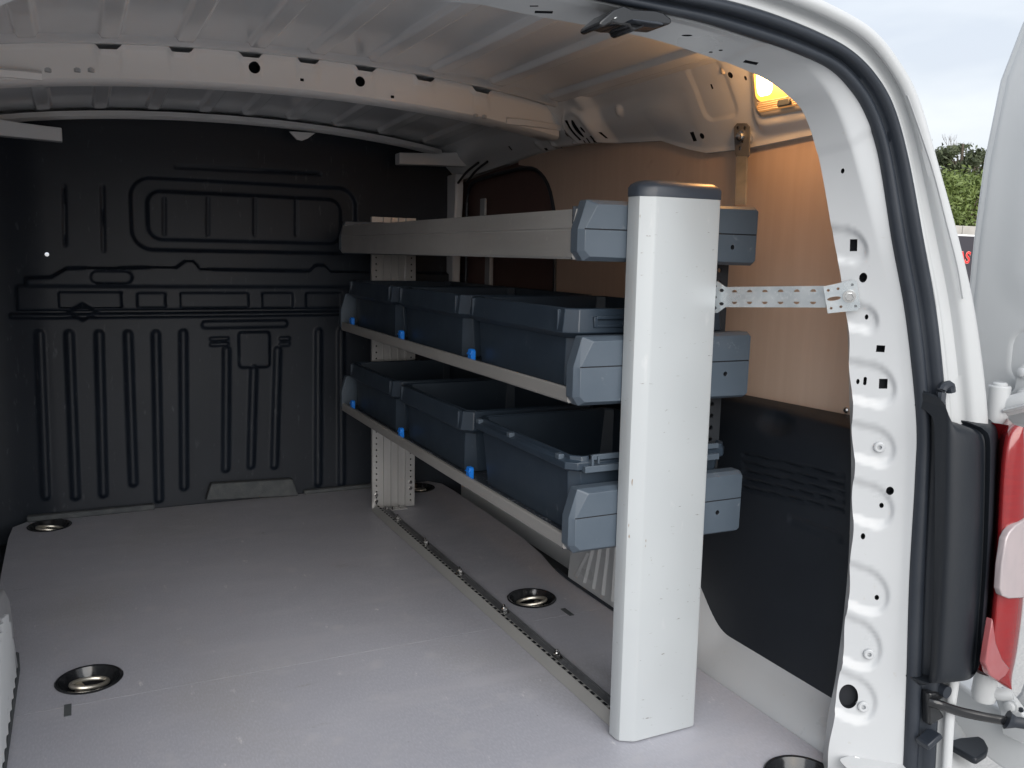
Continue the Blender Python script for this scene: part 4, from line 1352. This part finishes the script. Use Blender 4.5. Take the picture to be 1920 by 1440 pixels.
rp(MB().lathe([(.011, .022), (.011, -.002), (.007, -.0025), (.007, -.009), (.004, -.0105)], p, 'X', 8), 'strap_bolt', 'steel')

# =================================================================== STORAGE BINS, each on its shelf
def rrect(x0, x1, y0, y1, c, z):
    return [(x0 + c, y0, z), (x1 - c, y0, z), (x1, y0 + c, z), (x1, y1 - c, z), (x1 - c, y1, z), (x0 + c, y1, z), (x0, y1 - c, z), (x0, y0 + c, z)]
def bin_(y0, y1, z0, z1, zc, label, group, collar=True):
    yc = (y0 + y1) / 2
    b = tag(empty('storage_bin', (.885, yc, z0)), label, 'storage bin', group)
    def bp(mb, name, m, **k):
        o = mb.build(name, m, b, **k)
        o.matrix_parent_inverse = Matrix.Translation(-b.location)
        return o
    X0, X1 = .7310, 1.036
    t = .005                                    # taper towards the base
    e = 0.0 if collar else 0.006
    mb = MB()
    mb.loft([rrect(X0 + .4 * t, X1 - .4 * t, y0 + t, y1 - t, .022, z0 + .001), rrect(X0 - e, X1 + e, y0 + .002, y1 - .002, .016, zc if collar else z1 - .030),
             rrect(X0 - e, X1 + e, y0, y1, .016, z1), rrect(X0 - e + .003, X1 + e - .003, y0 + .003, y1 - .003, .015, z1), rrect(X0 + .4 * t + .003, X1 - .4 * t - .003, y0 + t + .003, y1 - t - .003, .021, z0 + .004)])
    bp(mb, 'body', 'bin_plastic', smooth=25, bevel=.0012)
    if collar:
        # outward collar with a bevelled foot, open in the middle
        w = .018
        mb = MB()
        mb.loft([rrect(X0 - .004, X1 + .004, y0 - .002, y1 + .002, .016, zc - .006), rrect(X0 - w, X1 + .010, y0 - .020, y1 + .014, .020, zc + .004), rrect(X0 - w, X1 + .010, y0 - .020, y1 + .014, .020, zc + .007),
                 rrect(X0 - w + .006, X1 + .006, y0 - .014, y1 + .010, .018, z1), rrect(X0 - w + .010, X1 + .002, y0 - .010, y1 + .007, .018, z1 + .0005), rrect(X0 - .001, X1 + .001, y0 - .001, y1 + .001, .017, z1 - .006),
                 rrect(X0 - .001, X1 + .001, y0 - .001, y1 + .001, .017, zc - .006)], caps=False)
        bp(mb, 'collar', 'bin_plastic', smooth=22, bevel=.0012)
        # handle rail on the near end and corner posts
        mb = MB()
        zh = zc + .5 * (z1 - zc)
        mb.box(X0 + .035, X1 - .030, y0 - .0225, y0 - .010, zh + .005, zh + .010)
        mb.box(X0 + .030, X1 - .026, y0 - .0215, y0 - .010, zh - .009, zh - .005)
        mb.box(X0 + .030, X0 + .037, y0 - .0220, y0 - .010, zh - .008, zh + .009)
        for k in range(6):
            xx = X0 + .085 + k * .03
            mb.prism([(xx, zh - .006), (xx + .006, zh - .006), (xx + .015, zh + .005), (xx + .009, zh + .005)], 'Y', y0 - .0200, y0 - .010)
        bp(mb, 'handle', 'bin_plastic', bevel=.0008)
        for yy in (y0 + .02, y1 - .02):
            mb = MB().box(X0 - w - .0005, X0 - w + .012, yy - .004, yy + .004, zc + .006, z1 - .002)
            bp(mb, 'corner_rib', 'bin_plastic', bevel=.001)
    else:
        mb = MB()
        mb.loft([rrect(X0 - e - .002, X1 + e + .002, y0 - .002, y1 + .002, .017, z1 - .026), rrect(X0 - .020, X1 + .010, y0 - .012, y1 + .010, .016, z1 - .020), rrect(X0 - .020, X1 + .010, y0 - .012, y1 + .010, .016, z1 - .008),
                 rrect(X0 - .010, X1 + .008, y0 - .010, y1 + .010, .015, z1 - .005), rrect(X0 - .010, X1 + .008, y0 - .008, y1 + .008, .015, z1 + .002), rrect(X0 - .004, X1 + .003, y0 - .003, y1 + .003, .015, z1 + .002), rrect(X0 - .003, X1 + .002, y0 - .002, y1 + .002, .015, z1 - .012)], caps=False)
        bp(mb, 'rim', 'bin_plastic', smooth=22, bevel=.001)
        mb = MB()
        mb.box(X0 + .018, X1 - .02, y0 - .0165, y0 - .010, z1 - .004, z1 + .005)
        mb.box(X0 + .006, X1 - .02, y0 - .0200, y0 - .010, z1 - .024, z1 - .013)
        mb.box(X0 + .018, X0 + .022, y0 - .0205, y0 - .010, z1 - .013, z1 + .005)
        mb.box(X0 + .030, X0 + .033, y0 - .0205, y0 - .010, z1 - .010, z1 + .003)
        bp(mb, 'handle', 'cap_plastic', bevel=.0008)
        for yy in (y1 - .02, y0 + .22, y0 + .03):
            bp(MB().box(X0 - .021, X0 - .010, yy - .007, yy + .007, z1 - .008, z1 + .001), 'rim_tab', 'cap_plastic', bevel=.001)
    return b
GB = 'dark blue plastic bins on the shelves'
zs2, zs3 = .5995, .3520
bin_(1.264, 1.660, zs2, .7335, .690, 'dark blue bin nearest the silver end panel on the middle shelf', GB)
bin_(1.712, 2.110, zs2, .7335, .690, 'dark blue bin in the middle of the middle shelf', GB)
bin_(2.162, 2.560, zs2, .7335, .690, 'dark blue bin farthest back on the middle shelf', GB)
bin_(1.235, 1.618, zs3, .4880, .440, 'uncollared dark blue bin nearest the silver end panel on the lowest shelf', GB, collar=False)
bin_(1.690, 2.100, zs3, .4880, .445, 'dark blue bin in the middle of the lowest shelf', GB)
bin_(2.155, 2.560, zs3, .4880, .445, 'dark blue bin farthest back on the lowest shelf', GB)

# =================================================================== OUTSIDE
GZ = -.60
gm = MB()
gm.add([(-150, -150, GZ), (150, -150, GZ), (150, 150, GZ), (-150, 150, GZ)], [(0, 1, 2, 3)])
tag(gm.build('ground', 'asphalt', None, smooth=0), kind='structure')
# boundary wall across the yard, its blocks and coping
wl0 = tag(empty('boundary_wall', (16, 12.4, GZ)), 'pale concrete yard wall behind the black sign board', 'wall')
bw_ = MB().box(-.10, .10, -.20, .20, 0, .99)
for k in range(14):
    xx = 11.0 + k * .82
    o = MB().box(-.404, .404, 0, .2, 0, 2.02 - .002).build('wall_panel', 'concrete', wl0, bevel=.01, smooth=0)
    o.location = (xx - 16, 0, 0)
    o2 = MB().box(-.40, .40, -.03, .24, 2.02, 2.20).build('coping', 'concrete', wl0, bevel=.012, smooth=0)
    o2.location = (xx - 16, 0, 0)
# sign board
sgn = tag(empty('sign_board', (16.0, 12.2, GZ)), 'black sign board with red letters AS on the yard wall', 'sign')
def sg(mb, name, m, **k):
    o = mb.build(name, m, sgn, **k)
    o.matrix_parent_inverse = Matrix.Translation(-sgn.location)
    return o
sg(MB().box(14.2, 17.6, 12.24, 12.30, .30, 1.42), 'board', 'sign_black', bevel=.004)
sg(MB().box(14.2, 17.6, 12.225, 12.245, 1.385, 1.42), 'border', 'sign_white')
for body, m_, off, depth in (('AS', 'sign_pink', .018, .004), ('AS', 'sign_red', .002, .012)):
    cu = bpy.data.curves.new('lettering', 'FONT')
    cu.body = body
    cu.size = .33
    cu.offset = off * .6
    cu.extrude = depth
    cu.align_x = 'CENTER'
    o = bpy.data.objects.new('lettering', cu)
    link(o, sgn)
    cu.materials.append(MATS[m_])
    pl_ = at(1808, 484, 'Y', 12.22)
    o.matrix_parent_inverse = Matrix.Translation(-sgn.location)
    o.location = (pl_[0] - .02, 12.225, pl_[2] - .10)
    o.rotation_euler = (rad(90), 0, 0)
    cu.shear = .15
    bpy.context.view_layer.update()
    me = bpy.data.meshes.new_from_object(o.evaluated_get(bpy.context.evaluated_depsgraph_get()))
    o2 = bpy.data.objects.new('lettering', me)
    link(o2, sgn)
    o2.matrix_parent_inverse = o.matrix_parent_inverse.copy()
    o2.location, o2.rotation_euler = o.location, o.rotation_euler
    bpy.data.objects.remove(o)
# trees and hedge beyond the wall: leaf faces spread through clumps
def leaf_cloud(clumps, per, size, seed, flat=.6):
    r = np.random.default_rng(seed)
    V, Fc = [], []
    for (cx, cy, cz, rx, ry, rz) in clumps:
        d = r.normal(size=(per, 3))
        d /= np.linalg.norm(d, axis=1, keepdims=True)
        rad_ = r.random(per) ** .45
        c = np.array([cx, cy, cz]) + d * rad_[:, None] * np.array([rx, ry, rz]) * (1 + .25 * r.normal(size=(per, 1)))
        a = r.normal(size=(per, 3))
        a /= np.linalg.norm(a, axis=1, keepdims=True)
        b = np.cross(a, r.normal(size=(per, 3)))
        b /= np.linalg.norm(b, axis=1, keepdims=True)
        s = size * (.6 + .8 * r.random((per, 1)))
        o = len(V)
        q = np.stack([c - a * s, c + b * s * .35, c + a * s, c - b * s * .35], 1).reshape(-1, 3)
        V += q.tolist()
        Fc += [(o + 4 * i, o + 4 * i + 1, o + 4 * i + 2, o + 4 * i + 3) for i in range(per)]
    mb = MB()
    mb.v, mb.f = V, Fc
    return mb
def tree(name, x, y, z0, clumps, leafm, label, cat, per, size, seed, trunk_r=.08, twigs=0):
    t = tag(empty(name, (x, y, GZ)), label, cat)
    o = leaf_cloud(clumps, per, size, seed).build('crown', leafm, t, smooth=0, recalc=False)
    o.matrix_parent_inverse = Matrix.Translation(-t.location)
    mb = MB()
    r = random.Random(seed)
    top_ = max(c[2] for c in clumps)
    mb.tube([(x, y, GZ), (x + .03, y, GZ + (top_ - GZ) * .5), (x, y, top_)], [trunk_r, trunk_r * .7, trunk_r * .3], 8)
    for c in clumps:
        mb.tube([(x, y, GZ + (c[2] - GZ) * .7), ((x + c[0]) / 2, (y + c[1]) / 2, c[2] - .15), (c[0], c[1], c[2])], [trunk_r * .4, trunk_r * .25, trunk_r * .1], 6)
        for k in range(twigs):
            d = Vector((r.uniform(-1, 1), r.uniform(-.5, .5), r.uniform(.2, 1))).normalized() * r.uniform(.3, .55)
            mb.tube([(c[0], c[1], c[2]), (c[0] + d.x, c[1] + d.y, c[2] + d.z)], [.012, .003], 5)
    o = mb.build('trunk', 'bark', t, smooth=60)
    o.matrix_parent_inverse = Matrix.Translation(-t.location)
    return t
def cl(px, py, y, rx, ry, rz):
    p = at(px, py, 'Y', y)
    return (p[0], p[1], p[2], rx, ry, rz)
t0 = at(1800, 330, 'Y', 14.5)
rt = random.Random(21)
pc = []
for k in range(60):
    px_ = rt.uniform(1745, 1890)
    py_ = 352 - (352 - 272 - .35 * abs(px_ - 1808)) * rt.random() ** .8
    pc.append(cl(px_, py_, 14.5 + rt.uniform(-.5, .5), rt.uniform(.10, .26), .25, rt.uniform(.07, .17)))
tree('pine_tree', t0[0], 14.5, 0, pc, 'leaf_dark', 'dark needle-leaved tree top behind the bright green hedge', 'tree', 170, .055, 3, .09, 0)
bt = at(1764, 300, 'Y', 16)
t1 = tag(empty('bare_tree', (bt[0], 16, GZ)), 'bare twiggy treetop beside the van pillar', 'tree')
mb = MB()
def twig(p, d, l, r, depth):
    e = p + d * l
    mb.tube([p, p + d * l * .5 + Vector((rt.uniform(-.03, .03), 0, 0)), e], [r, r * .8, r * .6], 5)
    if depth:
        for _ in range(3):
            nd_ = (d + Vector((rt.uniform(-.7, .7), rt.uniform(-.5, .5), rt.uniform(-.1, .5)))).normalized()
            twig(e, nd_, l * rt.uniform(.55, .8), r * .6, depth - 1)
twig(Vector((bt[0], 16, GZ)), Vector((0, 0, 1)), 3.1, .06, 0)
twig(Vector((bt[0], 16, GZ + 3.05)), Vector((.05, 0, 1)).normalized(), .62, .028, 4)
o = mb.build('branches', 'bark', t1, smooth=60)
o.matrix_parent_inverse = Matrix.Translation(-t1.location)
hg = [cl(px, py, 13.2 + .3 * math.sin(px), .42, .35, .34) for px in range(1730, 1900, 20) for py in (352, 382, 412, 440)]
tree('hedge', at(1805, 400, 'Y', 13.2)[0], 13.2, 0, hg, 'leaf_green', 'bright green hedge above the yard wall', 'hedge', 620, .055, 5, .05)
